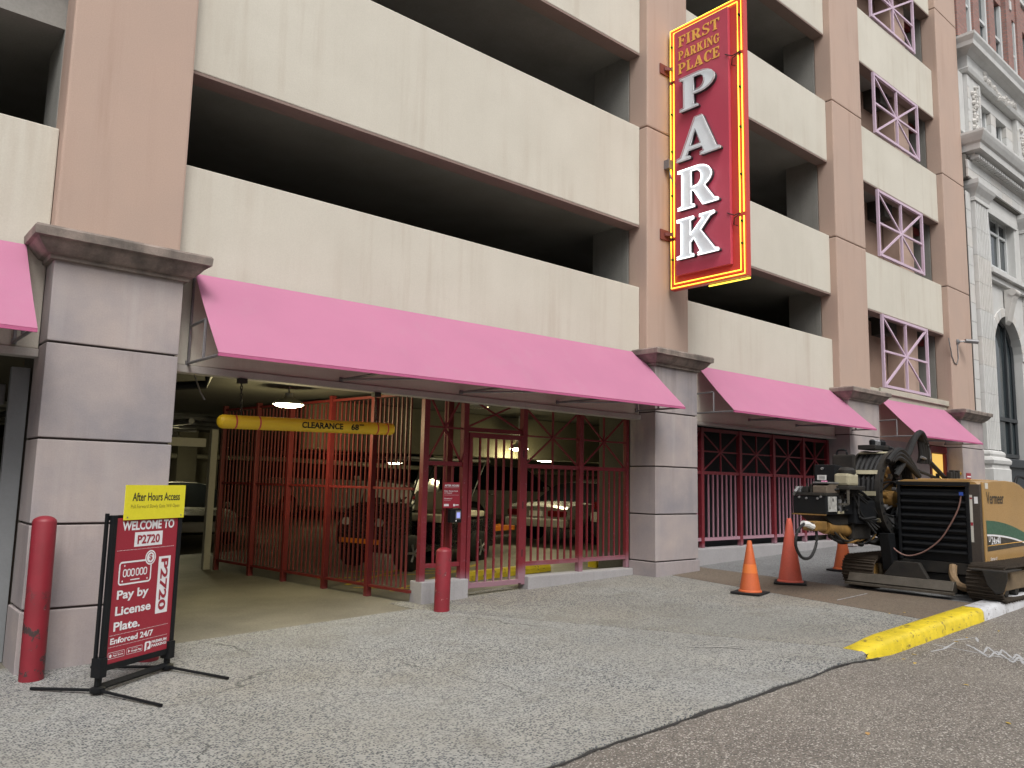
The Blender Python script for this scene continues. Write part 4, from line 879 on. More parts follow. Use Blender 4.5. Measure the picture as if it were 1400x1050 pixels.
# brass siamese hose inlet and small red plate by the shop door
T = thing('fire_inlet', 'brass fire hose inlet on the wall by the farthest pier', 'fire hydrant', (19.28, 7.05, 1.75))
m_brass = mat('brass', (.6, .36, .06), .3, metal=.8)
b = MB(); b.tube([(19.3, 7.12, 1.8), (19.3, 6.98, 1.85)], .05, 10); b.tube([(19.3, 7.0, 1.85), (19.22, 6.92, 1.96)], .04, 10); b.tube([(19.3, 7.0, 1.85), (19.38, 6.92, 1.96)], .04, 10); b.lathe([(.06, 1.7), (.05, 1.9), (.03, 2.0), (.001, 2.02)], (19.3, 7.02, 0), 12); b.obj('inlet', m_brass, T, smooth=True)
T = thing('wall_plate', 'small red and white plate on the farthest stone pier', 'sign', (20.5, 7.14, 1.85))
box('plate', 20.35, 20.62, 7.135, 7.145, 1.82, 1.98, m_banner, T); box('print_block', 20.37, 20.60, 7.131, 7.134, 1.88, 1.91, m_bannerw, T)

# ------------------------------------------------------------------ cars parked inside
def car(lab, loc, rotz, paint, L=4.5, Wd=1.78, H=1.42, style='sedan', rear_bright=False, grp='cars parked in the garage', cat='car'):
    """local frame: +x = front"""
    T = thing('parked_car', lab, cat, loc, grp, True, rotz)
    hw = Wd/2
    if style == 'sedan': st = [(-.5, .52, .80, .0, .90), (-.485, .42, .93, .0, .95), (-.40, .36, 1.0, 0, 1.0), (-.30, .30, 1.0, .02, 1), (-.16, .2, .97, .80, 1), (.0, .2, .95, 1.0, 1), (.10, .2, .93, .97, 1), (.24, .2, .90, .02, 1), (.38, .25, .84, 0, .98), (.47, .32, .74, 0, .93), (.5, .36, .62, 0, .85)]
    else: st = [(-.5, .5, .92, .0, .92), (-.49, .38, .96, .35, .96), (-.44, .32, 1.0, .85, 1), (-.3, .28, 1.0, 1.0, 1), (-.1, .22, .98, 1.0, 1), (.05, .22, .96, .96, 1), (.24, .22, .93, .02, 1), (.38, .28, .88, 0, .98), (.47, .34, .78, 0, .93), (.5, .4, .66, 0, .85)]
    bz = .62*H/1.42*1.05; b = MB(); rows = []
    for t, zb, kb, kr, kw in st:
        x = t*L; belt = .28*0+bz*(.6+.75*kb)/1.0*.98; w = hw*kw; top = belt+(H-belt)*kr; rw = w*(.97-.22*kr)
        zb_ = zb*.6+.08
        rows.append([(x, -w*.82, zb_), (x, -w*.97, zb_+.12), (x, -w, belt*.68), (x, -w*.955, belt), (x, -rw, top-.02*kr), (x, -rw*.55, top+.03), (x, 0, top+.04),
                     (x, rw*.55, top+.03), (x, rw, top-.02*kr), (x, w*.955, belt), (x, w, belt*.68), (x, w*.97, zb_+.12), (x, w*.82, zb_)])
    n = 13; vs = [p for r in rows for p in r]; fs = []; mi = []
    for i in range(len(rows)-1):
        for k in range(n-1):
            kr0, kr1 = st[i][3], st[i+1][3]
            gl = (k in (3, 8) and min(kr0, kr1) > .3) or (k in (4, 5, 6, 7) and abs(kr0-kr1) > .4) or (k in (3, 8) and abs(kr0-kr1) > .4)
            fs.append((i*n+k, i*n+k+1, (i+1)*n+k+1, (i+1)*n+k)); mi.append(1 if gl else 0)
        fs.append((i*n+n-1, i*n, (i+1)*n, (i+1)*n+n-1)); mi.append(2)
    fs += [tuple(range(n)), tuple(range(len(vs)-1, len(vs)-n-1, -1))]; mi += [0, 0]
    b.v = vs; b.f = fs; b.mi = mi; o = b.obj('body', (paint, m_cglass, m_black), T, smooth=True)
    for sx in (-.30, .31):
        for sy in (-1, 1):
            q = MB(); q.lathe([(.33, -.02), (.33, .015), (.28, .02), (.001, .02)], (sx*L, sy*(hw-.0), .33), 20, ax='y'); q.obj('wheel_arch', m_black, T)
            q = MB(); q.lathe([(.001, -.1), (.28, -.1), (.31, -.08), (.31, .08), (.28, .1), (.2, .1), (.001, .1)], (sx*L, sy*(hw-.07), .31), 22, ax='y'); wh = q.obj('wheel', m_rubber, T, smooth=True)
            q = MB(); q.lathe([(.001, -.01), (.19, -.01), (.2, .01), (.06, .02), (.001, .025)] if sy > 0 else [(.001, -.025), (.06, -.02), (.2, -.01), (.19, .01), (.001, .01)], (sx*L, sy*(hw+.035), .31), 14, ax='y'); q.obj('rim', m_steel, wh, smooth=True)
    zt_ = bz*.78 if style == 'sedan' else bz*.9
    for sy in (-1, 1):
        q = MB(); q.box(-.508*L, -.47*L, sy*hw*.62-.22, sy*hw*.62+.22, H*.415, H*.515); q.obj('tail_light', mat('tail_light', (.10, .006, .008), .2), T, bevel=.03)
        q = MB(); q.box(.455*L, .497*L, sy*hw*.62-.16, sy*hw*.62+.16, zt_*.95, zt_*1.12); q.obj('headlight', mat('headlight', (.5, .5, .52), .1), T, bevel=.02)
        q = MB(); q.box(.15*L, .175*L, sy*(hw+.02)-.07, sy*(hw+.02)+.07, bz*1.3, bz*1.3+.12); q.obj('wing_mirror', paint, T, bevel=.02)
    q = MB(); q.box(-.525*L, -.48*L, -hw*.88, hw*.88, H*.26, H*.385); q.obj('bumper', mat('bumper_trim', (.42, .41, .38), .25), T, bevel=.03)
    q = MB(); q.box(.48*L, .515*L, -hw*.85, hw*.85, .30, .50); q.obj('bumper', paint, T, bevel=.03)
    q = MB(); q.box(-.507*L, -.501*L, -.16, .16, H*.42, H*.50); q.obj('number_plate', m_white, T)
    q = MB(); q.box(.495*L, .503*L, -.42, .42, .50, .62); q.obj('grille', m_black, T)
    return T
m_silver = mat('silver_paint', (.40, .39, .36), .25, (.36, .35, .32), 2, 200, .04, bmp=0, metal=.5, coat=.5)
m_carw = mat('white_car_paint', (.36, .35, .32), .25, (.32, .31, .28), 2, 200, .04, bmp=0, coat=.5)
m_card = mat('dark_car_paint', (.03, .03, .035), .2, bmp=0, coat=.5)
car('silver sedan parked tail first towards the red screen', (12.7, 11.75, gz(12)), math.radians(8), m_silver, 4.3, 1.66, 1.24)
car('white hatchback parked side on behind the pedestrian gate', (13.6, 16.0, gz(12.6)), math.radians(-12), m_carw, 4.5, 1.8, 1.55, 'suv')
car('white sedan parked nose out at the far end of the driveway', (5.75, 17.6, gz(5.7)), math.radians(-97), m_carw, 4.3, 1.7, 1.2)
car('dark car parked beside the silver sedan, mostly in shadow', (13.2, 9.55, gz(14.6)), math.radians(4), m_card, 4.6, 1.8, 1.45)
car('white van parked far behind the golf cart', (12.0, 21.3, gz(12)), math.radians(-60), m_carw, 4.9, 1.9, 1.9, 'suv', cat='van')
# golf cart
ax_ = Vector((6.683, 10.039, 0)); bx_ = Vector((6.40, 11.112, 0)); c0 = (ax_+bx_)/2; side = (bx_-ax_).normalized(); fwd = Vector((-side.y, side.x, 0))
T = thing('golf_cart', 'black golf cart with cream seats, orange trim and thin roof behind the red fence', 'golf cart', (c0.x, c0.y, gz(6.6)), None, True, math.atan2(fwd.y, fwd.x))
m_cartb = mat('black_cart_body', (.02, .02, .022), .25, bmp=0, coat=.4); m_seat = mat('cream_vinyl', (.5, .47, .38), .5); m_or = mat('orange_trim', (.75, .22, .02), .45)
def cb(name, pr, a0, a1, m, bev=.02): q = MB(); q.prism(pr, 'y', a0, a1); return q.obj(name, m, T, bevel=bev)
cb('front_cowl', [(.42, .35), (.46, .62), (.30, .86), (.05, .98), (-.12, 1.0), (-.12, .5), (-.2, .35)], -.52, .52, m_cartb, .04)
cb('floor_pan', [(.3, .26), (.3, .36), (-2.2, .36), (-2.2, .26)], -.56, .56, m_cartb)
cb('rear_body', [(-.75, .36), (-.75, .66), (-2.15, .74), (-2.25, .6), (-2.2, .36)], -.56, .56, m_cartb, .04)
cb('seat', [(-.78, .68), (-.78, .80), (-1.3, .80), (-1.3, .68)], -.52, .52, m_seat, .03); cb('seat_back', [(-1.3, .84), (-1.34, 1.16), (-1.42, 1.16), (-1.40, .84)], -.52, .52, m_seat, .03)
cb('rear_seat', [(-1.5, .76), (-1.5, .86), (-1.98, .86), (-1.98, .76)], -.5, .5, m_seat, .03)
cb('roof', [(.05, 1.66), (.05, 1.70), (-2.0, 1.72), (-2.0, 1.67)], -.58, .58, mat('cart_roof', (.1, .1, .1), .5), .015)
cb('trim', [(.24, .31), (.24, .38), (-.72, .38), (-.72, .31)], -.585, -.565, m_or, .004); cb('trim', [(.472, .40), (.472, .47), (.462, .47), (.462, .40)], -.42, .42, m_or, .002); cb('trim', [(-2.24, .5), (-2.24, .58), (-2.9, .58), (-2.9, .5)], -.5, .5, m_or, .004)
cb('foot_platform', [(-2.25, .40), (-2.25, .43), (-2.75, .43), (-2.75, .40)], -.5, .5, m_steel, .004)
for sy in (-1, 1):
    q = MB(); q.tube([(-.05, sy*.5, .95), (-.28, sy*.54, 1.66)], .016, 6); q.tube([(-1.38, sy*.54, .84), (-1.9, sy*.54, 1.68)], .016, 6); q.tube([(-2.2, sy*.5, .7), (-2.25, sy*.5, 1.1), (-2.05, sy*.5, 1.15), (-1.95, sy*.5, .9)], .014, 6); q.obj('roof_post', m_black, T, smooth=True)
    q = MB(); q.lathe([(.001, -.02), (.07, -.02), (.075, .02), (.001, .03)], (.41, sy*.34, .70), 14, ax='x'); q.obj('headlight', mat('headlight', (.5, .5, .52), .1), T, smooth=True)
    for x in (0, -1.68):
        q = MB(); q.lathe([(.001, -.1), (.22, -.1), (.27, -.07), (.27, .07), (.22, .1), (.001, .1)], (x, sy*.56, .27), 20, ax='y'); wh = q.obj('wheel', m_rubber, T, smooth=True)
        for k in range(5):
            a = k*math.pi*.4; q = MB(); q.tube([(x, sy*.665, .27), (x+.13*math.cos(a), sy*.665, .27+.13*math.sin(a))], .018, 5); q.obj('wheel_spoke', m_steel, wh)
q = MB(); q.tube([(.0, .28, .98), (-.22, .28, 1.08)], .015, 6); q.tube([(-.24+.06*math.sin(a), .28+.16*math.cos(a), 1.09+.15*math.sin(a)) for a in [i*math.pi/8 for i in range(16)]], .012, 6, closed=True); q.obj('steering_wheel', m_black, T, smooth=True)

# ------------------------------------------------------------------ drilling rig on tracks
T = thing('drilling_rig', 'yellow and black tracked directional drilling machine lettered Vermeer D24x40 parked on the sidewalk', 'drilling machine', (10.9, 4.2, gz(10.9)))
def rb(name, x0, x1, y0, y1, z0, z1, m, bev=.006, par=None, label=None):
    b = MB(); b.box(x0, x1, y0, y1, z0, z1); return b.obj(name, m, par or T, bevel=bev, label=label)
def rp(name, poly, ax, a0, a1, m, bev=.006, par=None):
    b = MB(); b.prism(poly, ax, a0, a1); return b.obj(name, m, par or T, bevel=bev)
def rt(name, pts, r, m, par=None, seg=8):
    b = MB(); b.tube(pts, r, seg); return b.obj(name, m, par or T, smooth=True)
def smoothpath(pts, n=6):
    P = [Vector(p) for p in pts]; out = []
    for i in range(len(P)-1):
        p0, p1, p2, p3 = P[max(i-1, 0)], P[i], P[i+1], P[min(i+2, len(P)-1)]
        for k in range(n):
            t = k/n; out.append(.5*((2*p1)+(-p0+p2)*t+(2*p0-5*p1+4*p2-p3)*t*t+(-p0+3*p1-3*p2+p3)*t**3))
    return out+[P[-1]]
# two crawler tracks, each pad its own piece
def crawler(y0, y1, x0, x1, zb, h):
    r = h/2; yc = (y0+y1)/2
    fr = rb('track_frame', x0+r, x1-r, y0+.06, y1-.06, zb+.12, zb+h-.1, m_dirt, .01)
    for xc in (x0+r, x1-r):
        b = MB(); b.lathe([(.001, y0+.05-yc), (r*.55, y0+.05-yc), (r*.8, y0+.08-yc), (r*.8, y1-.08-yc), (r*.55, y1-.05-yc), (.001, y1-.05-yc)], (xc, yc, zb+r), 18, ax='y'); b.obj('drive_wheel', m_yrigd, fr, smooth=True)
    for k in range(7):
        xc = x0+r+.18+k*(x1-x0-2*r-.3)/6; b = MB(); b.lathe([(.001, y0+.07-yc), (.07, y0+.07-yc), (.075, y1-.07-yc), (.001, y1-.07-yc)], (xc, yc, zb+.12), 12, ax='y'); b.obj('track_roller', m_blackm, fr, smooth=True)
    L_ = x1-x0-2*r; per = 2*L_+2*math.pi*r; n = int(per/.085)
    pad = MB(); pad.box(-.038, .038, -(y1-y0)/2, (y1-y0)/2, -.012, .006); pad.prism([(-.030, .006), (-.024, .03), (-.016, .03), (-.012, .006)], 'y', -(y1-y0)/2, (y1-y0)/2); pad.prism([(.012, .006), (.016, .022), (.024, .022), (.028, .006)], 'y', -(y1-y0)/2, (y1-y0)/2)
    me = pad.mesh('track_pad', (m_track,))
    for i in range(n):
        s = i*per/n
        if s < L_: p = (x0+r+s, zb+2*r-.03); a = 0
        elif s < L_+math.pi*r: t = (s-L_)/r; p = (x1-r+(r-.03)*math.sin(t), zb+r+(r-.03)*math.cos(t)); a = t
        elif s < 2*L_+math.pi*r: p = (x1-r-(s-L_-math.pi*r), zb+.03); a = math.pi
        else: t = (s-2*L_-math.pi*r)/r; p = (x0+r-(r-.03)*math.sin(t), zb+r-(r-.03)*math.cos(t)); a = math.pi+t
        o = put('track_pad', me, None, fr, (p[0], yc, p[1])); o.rotation_euler = (0, a, 0)
crawler(3.16, 3.52, 9.84, 12.6, gz(10)+.01, .42); crawler(4.62, 5.02, 9.95, 12.6, gz(10)+.01, .40)
rb('chassis', 10.38, 12.5, 3.57, 4.6, .50, .68, m_blackm)
# engine house: core, hood, side skin, grille
rb('engine_house', 10.36, 12.4, 3.52, 4.42, .66, 1.60, m_blackm)
prof = [(3.49, 1.56), (3.495, 1.62), (3.53, 1.652), (3.60, 1.664), (4.34, 1.676), (4.42, 1.65), (4.44, 1.60), (4.44, 1.56)]
b = MB(); n = len(prof); stx = [(10.30, 0), (10.9, .012), (11.3, .01), (11.7, -.02), (12.0, -.1), (12.3, -.25)]
vs = [(x, y, z+dz) for x, dz in stx for y, z in prof]
b.add(vs, [(i*n+k, i*n+k+1, (i+1)*n+k+1, (i+1)*n+k) for i in range(len(stx)-1) for k in range(n)if k < n-1]+[(i*n+n-1, i*n, (i+1)*n, (i+1)*n+n-1) for i in range(len(stx)-1)]+[tuple(range(n)), tuple(range(len(vs)-1, len(vs)-n-1, -1))]); b.obj('hood', m_yrig, T, smooth=True)
rb('hood_panel', 10.55, 11.5, 3.66, 4.28, 1.672, 1.692, m_yrig, .01)
side_ = [(10.345, .655), (10.345, 1.652), (10.7, 1.672), (11.1, 1.682), (11.4, 1.672), (11.62, 1.64), (11.85, 1.57), (12.1, 1.44), (12.35, 1.25), (12.35, .80), (11.3, .70)]
rp('side_panel', side_, 'y', 3.462, 3.486, m_yrig, .008)
def decal(poly, y, m, name='decal'):
    b = MB(); b.add([(x, y, z) for x, z in poly], [tuple(range(len(poly)))]); return b.obj(name, m, T)
gx = [10.40+i*.2 for i in range(10)]
gt = lambda x: 1.205-.10*((x-10.40)**2)*.8; g1 = lambda x: 1.035-.035*(x-10.40)-.04*(x-10.4)**2
gt = lambda x: 1.205-.02*(x-10.4)-.085*(x-10.4)**2; g1 = lambda x: 1.045-.02*(x-10.4)-.06*(x-10.4)**2
decal([(x, g1(x)) for x in gx]+[(x, gt(x)) for x in gx[::-1]], 3.4595, m_green, 'green_swoosh')
decal([(x, g1(x)-.022) for x in gx]+[(x, g1(x)-.002) for x in gx[::-1]], 3.4590, m_bannerw, 'white_stripe')
decal([(x, .845+.02*(x-10.4)) for x in gx]+[(x, g1(x)-.026) for x in gx[::-1]], 3.4595, mat('black_decal', (.045, .04, .03), .4, bmp=0), 'black_swoosh')
decal([(x, .905+.01*(x-10.4)) for x in gx]+[(x, .912+.012*(x-10.4)) for x in gx[::-1]], 3.4588, m_gold, 'gold_line')
text('lettering', 'Vermeer', (10.44, 3.4585, 1.395), (1, 0, 0), (0, 0, 1), mat('black_decal', (.045, .04, .03), .4, bmp=0), T, w=.58, h=.145, bold=.012, depth=0)
text('lettering', 'D', (10.45, 3.4580, .955), (1, 0, 0), (0, 0, 1), m_bannerw, T, w=.06, h=.085, bold=.01, depth=0)
text('lettering', '24x40', (10.53, 3.4580, .92), (1, 0, 0), (0, 0, 1), m_bannerw, T, w=.31, h=.09, bold=.012, depth=0)
text('lettering', 'Series II', (10.47, 3.4580, .735), (1, 0, 0), (0, 0, 1), m_bannerw, T, w=.22, h=.04, bold=.01, depth=0, shear=.3)
decal([(10.41, 1.575), (10.51, 1.575), (10.51, 1.645), (10.41, 1.645)], 3.4588, mat('worn_sticker', (.6, .58, .52), .6), 'sticker')
rb('corner_post', 10.272, 10.342, 3.475, 3.60, .64, 1.625, mat('dark_brown_post', (.055, .045, .038), .5, (.08, .06, .045), 6, 60, .3))
for z0, z1, m in ((.92, 1.48, m_bannerw), (1.25, 1.47, m_bannerw)):
    pass
b = MB(); b.add([(10.269, 3.585, .95), (10.269, 3.555, .95), (10.269, 3.555, 1.50), (10.269, 3.585, 1.50)], [(0, 1, 2, 3)]); b.obj('sticker', mat('worn_sticker', (.6, .58, .52), .6), T)
b = MB(); b.add([(10.2685, 3.583, 1.14), (10.2685, 3.557, 1.14), (10.2685, 3.557, 1.18), (10.2685, 3.583, 1.18)], [(0, 1, 2, 3)]); b.add([(10.2685, 3.583, 1.45), (10.2685, 3.557, 1.45), (10.2685, 3.557, 1.47), (10.2685, 3.583, 1.47)], [(0, 1, 2, 3)]); b.obj('sticker_mark', m_banner, T)
b = MB(); b.add([(10.269, 3.535, 1.40), (10.269, 3.495, 1.40), (10.269, 3.495, 1.48), (10.269, 3.535, 1.48)], [(0, 1, 2, 3)]); b.obj('sticker', m_bannerw, T)
GR = rb('grille_frame', 10.30, 10.36, 3.60, 4.40, .70, 1.60, m_black, .004)
for k in range(9):
    z = .80+k*.085; b = MB(); b.prism([(10.245, z), (10.245, z+.012), (10.30, z+.055), (10.30, z+.04)], 'y', 3.63, 4.37); b.obj('grille_slat', m_black, GR)
for y in (3.605, 4.395): rb('grille_edge', 10.25, 10.30, y-.018, y+.018, .70, 1.60, m_black, .004, GR)
rb('grille_edge', 10.245, 10.30, 3.58, 4.42, 1.601, 1.65, m_black, .004, GR); rb('lower_box', 10.28, 10.37, 3.58, 4.42, .56, .695, m_blackm); rb('lower_box', 10.32, 10.5, 3.6, 4.4, .42, .55, m_blackm)
rp('skirt', [(10.33, .655), (10.62, .42), (10.80, .40), (10.88, .66), (11.2, .70), (11.2, .66)], 'y', 3.50, 3.53, m_blackm)
rp('mudguard', [(3.33, .68), (3.08, .68), (3.08, .60), (3.12, .46), (3.2, .43), (3.28, .52)], 'x', 9.79, 9.81, m_blackm); rb('mudguard', 9.812, 10.34, 3.10, 3.46, .665, .68, m_blackm, .003)
rt('exhaust_hose', smoothpath([(10.27, 3.80, .66), (10.20, 3.78, .55), (10.16, 3.72, .46), (10.2, 3.64, .42), (10.32, 3.60, .45)]), .045, mat('muddy_hose', (.26, .17, .09), .8, (.14, .1, .06), 14, 50, .3))
rt('loose_cable', smoothpath([(10.235, 3.66, 1.50), (10.23, 3.70, 1.33), (10.225, 3.80, 1.13), (10.22, 3.92, .95), (10.2, 4.10, .80), (10.18, 4.28, .74), (10.16, 4.42, .80), (10.2, 4.56, .95)]), .009, mat('brown_cable', (.22, .12, .1), .6))
b = MB(); b.box(10.22, 10.24, 3.64, 3.68, 1.49, 1.53); b.obj('cable_clip', mat('blue_clip', (.03, .08, .4), .5), T)
# stabiliser blade
rp('stabiliser_blade', [(9.93, .375), (9.90, .40), (9.96, .50), (10.02, .50), (10.05, .375)], 'y', 3.68, 4.92, m_trackw)
rb('blade_edge', 9.86, 9.925, 3.66, 4.94, .355, .385, m_trackw, .004); rp('blade_bracket', [(3.98, .50), (4.08, .68), (4.36, .68), (4.50, .50)], 'x', 9.98, 10.06, m_blackm)
for y in (3.86, 4.12, 4.34, 4.6, 4.8):
    b = MB(); b.lathe([(.001, -.01), (.018, -.01), (.018, .012), (.001, .012)], (9.955, y, .45), 8, ax='x'); b.obj('bolt', m_black, T)
rp('support_arm', [(10.02, 1.0), (10.2, 1.0), (10.27, .62), (10.12, .55)], 'y', 4.44, 4.56, m_black); rp('support_arm', [(10.3, 1.0), (10.6, 1.0), (10.5, .5), (10.3, .5)], 'y', 4.5, 4.6, m_blackm)
# drill rack and front console
rk = rb('drill_rack', 8.81, 9.72, 4.60, 5.02, 1.235, 1.45, m_black, .012)
rb('rack_beam', 9.72, 12.5, 4.62, 4.95, 1.12, 1.36, m_blackm); rp('rack_keel', [(8.86, 1.225), (9.72, 1.23), (9.72, 1.12), (9.1, 1.10)], 'y', 4.66, 4.96, m_blackm)
rb('rack_edge', 8.785, 8.808, 4.60, 5.02, 1.225, 1.24, m_yrigd, .002); rb('rack_top', 8.80, 9.30, 4.60, 5.02, 1.453, 1.485, m_blackm)
for y, z in ((4.84, 1.42), (4.70, 1.42), (4.66, 1.44), (4.93, 1.43)):
    b = MB(); b.lathe([(.001, -.012), (.014, -.01), (.014, .004), (.001, .006)], (8.80, y, z), 8, ax='x'); b.obj('bolt', m_steel, T, smooth=True)
rb('white_plate', 8.84, 9.03, 4.585, 4.598, 1.27, 1.445, mat('scuffed_white_plate', (.5, .5, .48), .6, (.08, .07, .06), 14, 50, .5), .002); rb('white_plate', 9.06, 9.20, 4.585, 4.598, 1.245, 1.275, m_tank, .002)
for y in (4.93, 4.84): rb('vise_block', 8.83, 8.95, y, y+.07, 1.486, 1.56, m_steel if y > 4.9 else m_blackm, .01)
rt('vise_pin', [(8.80, 5.0, 1.46), (8.78, 4.97, 1.50), (8.82, 4.95, 1.55)], .018, m_steel); rt('lever', [(8.84, 4.80, 1.49), (8.84, 4.80, 1.58), (8.9, 4.80, 1.585)], .012, m_blackm); rt('lever', [(8.86, 4.86, 1.49), (8.86, 4.86, 1.60)], .01, m_blackm)
rp('console', [(8.84, 1.486), (8.84, 1.565), (8.98, 1.595), (9.16, 1.595), (9.16, 1.486)], 'y', 4.61, 4.78, mat('grey_brown_box', (.15, .12, .09), .6, (.08, .06, .05), 10, 50, .3)); rb('console_lid', 8.85, 9.14, 4.60, 4.785, 1.597, 1.615, m_steel, .004)
b = MB(); b.box(8.95, 9.0, 4.68, 4.73, 1.616, 1.63); b.obj('pink_tab', mat('pink_tab', (.8, .3, .5), .5), T)
rp('control_box', [(9.22, 1.50), (9.245, 1.83), (9.56, 1.80), (9.60, 1.50)], 'y', 4.70, 4.97, m_black, .012)
b = MB(); b.add([(9.215, 4.92, 1.64), (9.215, 4.80, 1.64), (9.215, 4.80, 1.70), (9.215, 4.92, 1.70)], [(0, 1, 2, 3)]); b.obj('label', m_white, T)
b = MB()
for k in range(3): b.add([(9.213, 4.90, 1.652+k*.016), (9.213, 4.82, 1.652+k*.016), (9.213, 4.82, 1.657+k*.016), (9.213, 4.90, 1.657+k*.016)], [(0, 1, 2, 3)])
b.obj('label_print', m_ink, T)
b = MB(); b.lathe([(.001, -.02), (.016, -.02), (.018, .0), (.001, .005)], (9.235, 4.86, 1.78), 10, ax='x'); b.obj('latch', m_steel, T, smooth=True)
rb('seat_back', 9.86, 9.91, 4.76, 5.06, 1.66, 1.98, m_blackm, .03); rt('seat_handle', smoothpath([(9.88, 5.0, 1.96), (9.88, 4.98, 2.03), (9.88, 4.88, 2.03), (9.88, 4.86, 1.96)]), .014, m_black)
rb('tank_shelf', 9.08, 9.50, 4.46, 4.69, 1.53, 1.575, m_blackm, .008)
tk = rb('fluid_tank', 9.12, 9.38, 4.48, 4.66, 1.577, 1.72, m_tank, .03); b = MB(); b.lathe([(.10, 1.721), (.10, 1.76), (.07, 1.79), (.001, 1.80)], (9.26, 4.57, 0), 16); b.obj('tank_lid', m_blackm, tk, smooth=True)
for a_, c_ in (((9.10, 4.48, 1.36), (9.10, 4.66, 1.36)), ((9.10, 4.48, 1.36), (9.10, 4.48, 1.53)), ((9.10, 4.66, 1.36), (9.10, 4.66, 1.53))): bar('square_frame', a_, c_, .022, mat('bare_frame_metal', (.10, .09, .075), .5), T)
rb('black_box', 9.44, 10.0, 4.56, 4.9, 1.12, 1.40, m_black, .02)
rt('boom_cylinder', [(8.98, 4.72, 1.08), (9.55, 4.72, 1.03)], .075, m_yrigd, seg=14); rt('boom_rod', [(8.72, 4.72, 1.12), (9.0, 4.72, 1.08)], .04, m_yrigd, seg=10); rb('cylinder_mount', 9.5, 9.95, 4.62, 4.86, .93, 1.13, m_blackm, .02)
rt('lower_pipe', smoothpath([(9.2, 4.75, .98), (9.7, 4.75, .92), (10.1, 4.72, .9), (10.5, 4.65, .84)]), .05, m_blackm); rt('small_hook', smoothpath([(9.66, 4.66, .92), (9.70, 4.66, .86), (9.80, 4.66, .85), (9.81, 4.66, .90)]), .013, m_black)
rt('hose_loop', smoothpath([(8.62, 4.68, 1.13), (8.42, 4.66, 1.14), (8.26, 4.66, 1.05), (8.22, 4.66, .90), (8.34, 4.66, .77), (8.52, 4.66, .76), (8.66, 4.67, .86), (8.72, 4.68, .98), (8.71, 4.69, 1.10)]), .017, m_rubber)
rt('hose_fitting', [(8.40, 4.67, 1.14), (8.52, 4.67, 1.13), (8.53, 4.67, 1.12), (8.62, 4.67, 1.10)], .033, m_white); rb('fitting_block', 8.62, 8.90, 4.64, 4.80, 1.05, 1.16, m_yrigd, .02)
# curved hose carrier: hoses side by side over a drum, rim ring, straps
cxr, czr, R1 = 10.50, 1.49, .555
def ringpt(a, r, y): return (cxr+r*math.cos(a), y, czr+r*math.sin(a))
A_ = [math.radians(70+i*(200/22)) for i in range(23)]
for k in range(5):
    y = 4.595+k*.062; rt('drag_hose', [ringpt(a, R1-.035-.004*(k % 2), y) for a in A_], .031, m_rubber)
def rimring(name, y0, y1, ro, ri, m, a0=60, a1=285):
    b = MB(); AA = [math.radians(a0+i*(a1-a0)/26) for i in range(27)]; vs = []
    for a in AA: vs += [ringpt(a, ri, y0), ringpt(a, ro, y0), ringpt(a, ro, y1), ringpt(a, ri, y1)]
    n = len(AA); b.add(vs, [(i*4+k, i*4+(k+1) % 4, (i+1)*4+(k+1) % 4, (i+1)*4+k) for i in range(n-1) for k in range(4)]+[(3, 2, 1, 0), (n*4-4, n*4-3, n*4-2, n*4-1)]); return b.obj(name, m, T)
rimring('carrier_rim', 4.50, 4.56, R1+.005, R1-.10, m_blackm); rimring('carrier_rim', 4.89, 4.92, R1+.005, R1-.08, m_blackm)
for a in [65+i*16 for i in range(14)]:
    a = math.radians(a); b = MB(); c = Vector(ringpt(a, R1-.05, 4.494)); b.lathe([(.001, 0), (.018, 0), (.018, .008), (.001, .008)], tuple(c), 8, ax='y'); b.obj('rim_bolt', m_black, T)
for a in (112, 152, 180, 216): 
    a = math.radians(a); p = ringpt(a, R1+.008, 4.54); q = ringpt(a, R1+.008, 4.90); o = bar('strap', p, q, .055, m_tank, T, .012)
    t = Vector((math.cos(a), 0, math.sin(a))); u = Vector((-math.sin(a), 0, math.cos(a))); o.rotation_euler = Matrix((u, -t if False else t, Vector((0, 1, 0)) if u.cross(t).y > 0 else Vector((0, -1, 0)))).transposed().to_euler()
    if u.cross(t).y < 0: o.location = Vector(q)-Vector(T.location)
# frame, gearbox and hoses inside the loop
rb('gearbox', 10.42, 10.95, 4.70, 5.0, 1.16, 1.62, m_yrigd, .03); rp('yellow_frame', [(10.18, 1.62), (10.30, 1.72), (10.55, 1.30), (11.0, 1.08), (11.0, .95), (10.45, 1.10)], 'y', 4.66, 4.70, m_yrigd); rb('yellow_frame', 10.9, 11.3, 4.6, 4.9, 1.5, 1.85, m_yrigd, .03)
b = MB(); b.lathe([(.001, -.1), (.1, -.1), (.12, .05), (.08, .1), (.001, .1)], (10.45, 4.62, 1.42), 16, ax='y'); b.obj('motor', m_yrigd, T, smooth=True)
hr = random.Random(4)
for k in range(9):
    y = 4.46+.03*k; rt('hydraulic_hose', smoothpath([(10.25+.08*k, y, 1.9-.03*k), (10.55, y, 2.03+.01*k), (10.75+.01*k, y, 1.95), (10.80, y, 1.7), (10.95, y-.05, 1.45-.02*k)]), .02, m_rubber)
for k in range(10):
    a = hr.uniform(0, 1); rt('hydraulic_hose', smoothpath([(10.15+a*.6, 4.6+hr.uniform(-.05, .2), 1.05+hr.random()*.6), (10.4+a*.4, 4.52, 1.3+hr.random()*.4), (10.5+hr.random()*.5, 4.55, 1.0+hr.random()*.5), (10.9, 4.6, 1.2+hr.random()*.3)]), .012, m_rubber if k % 3 else m_steel)
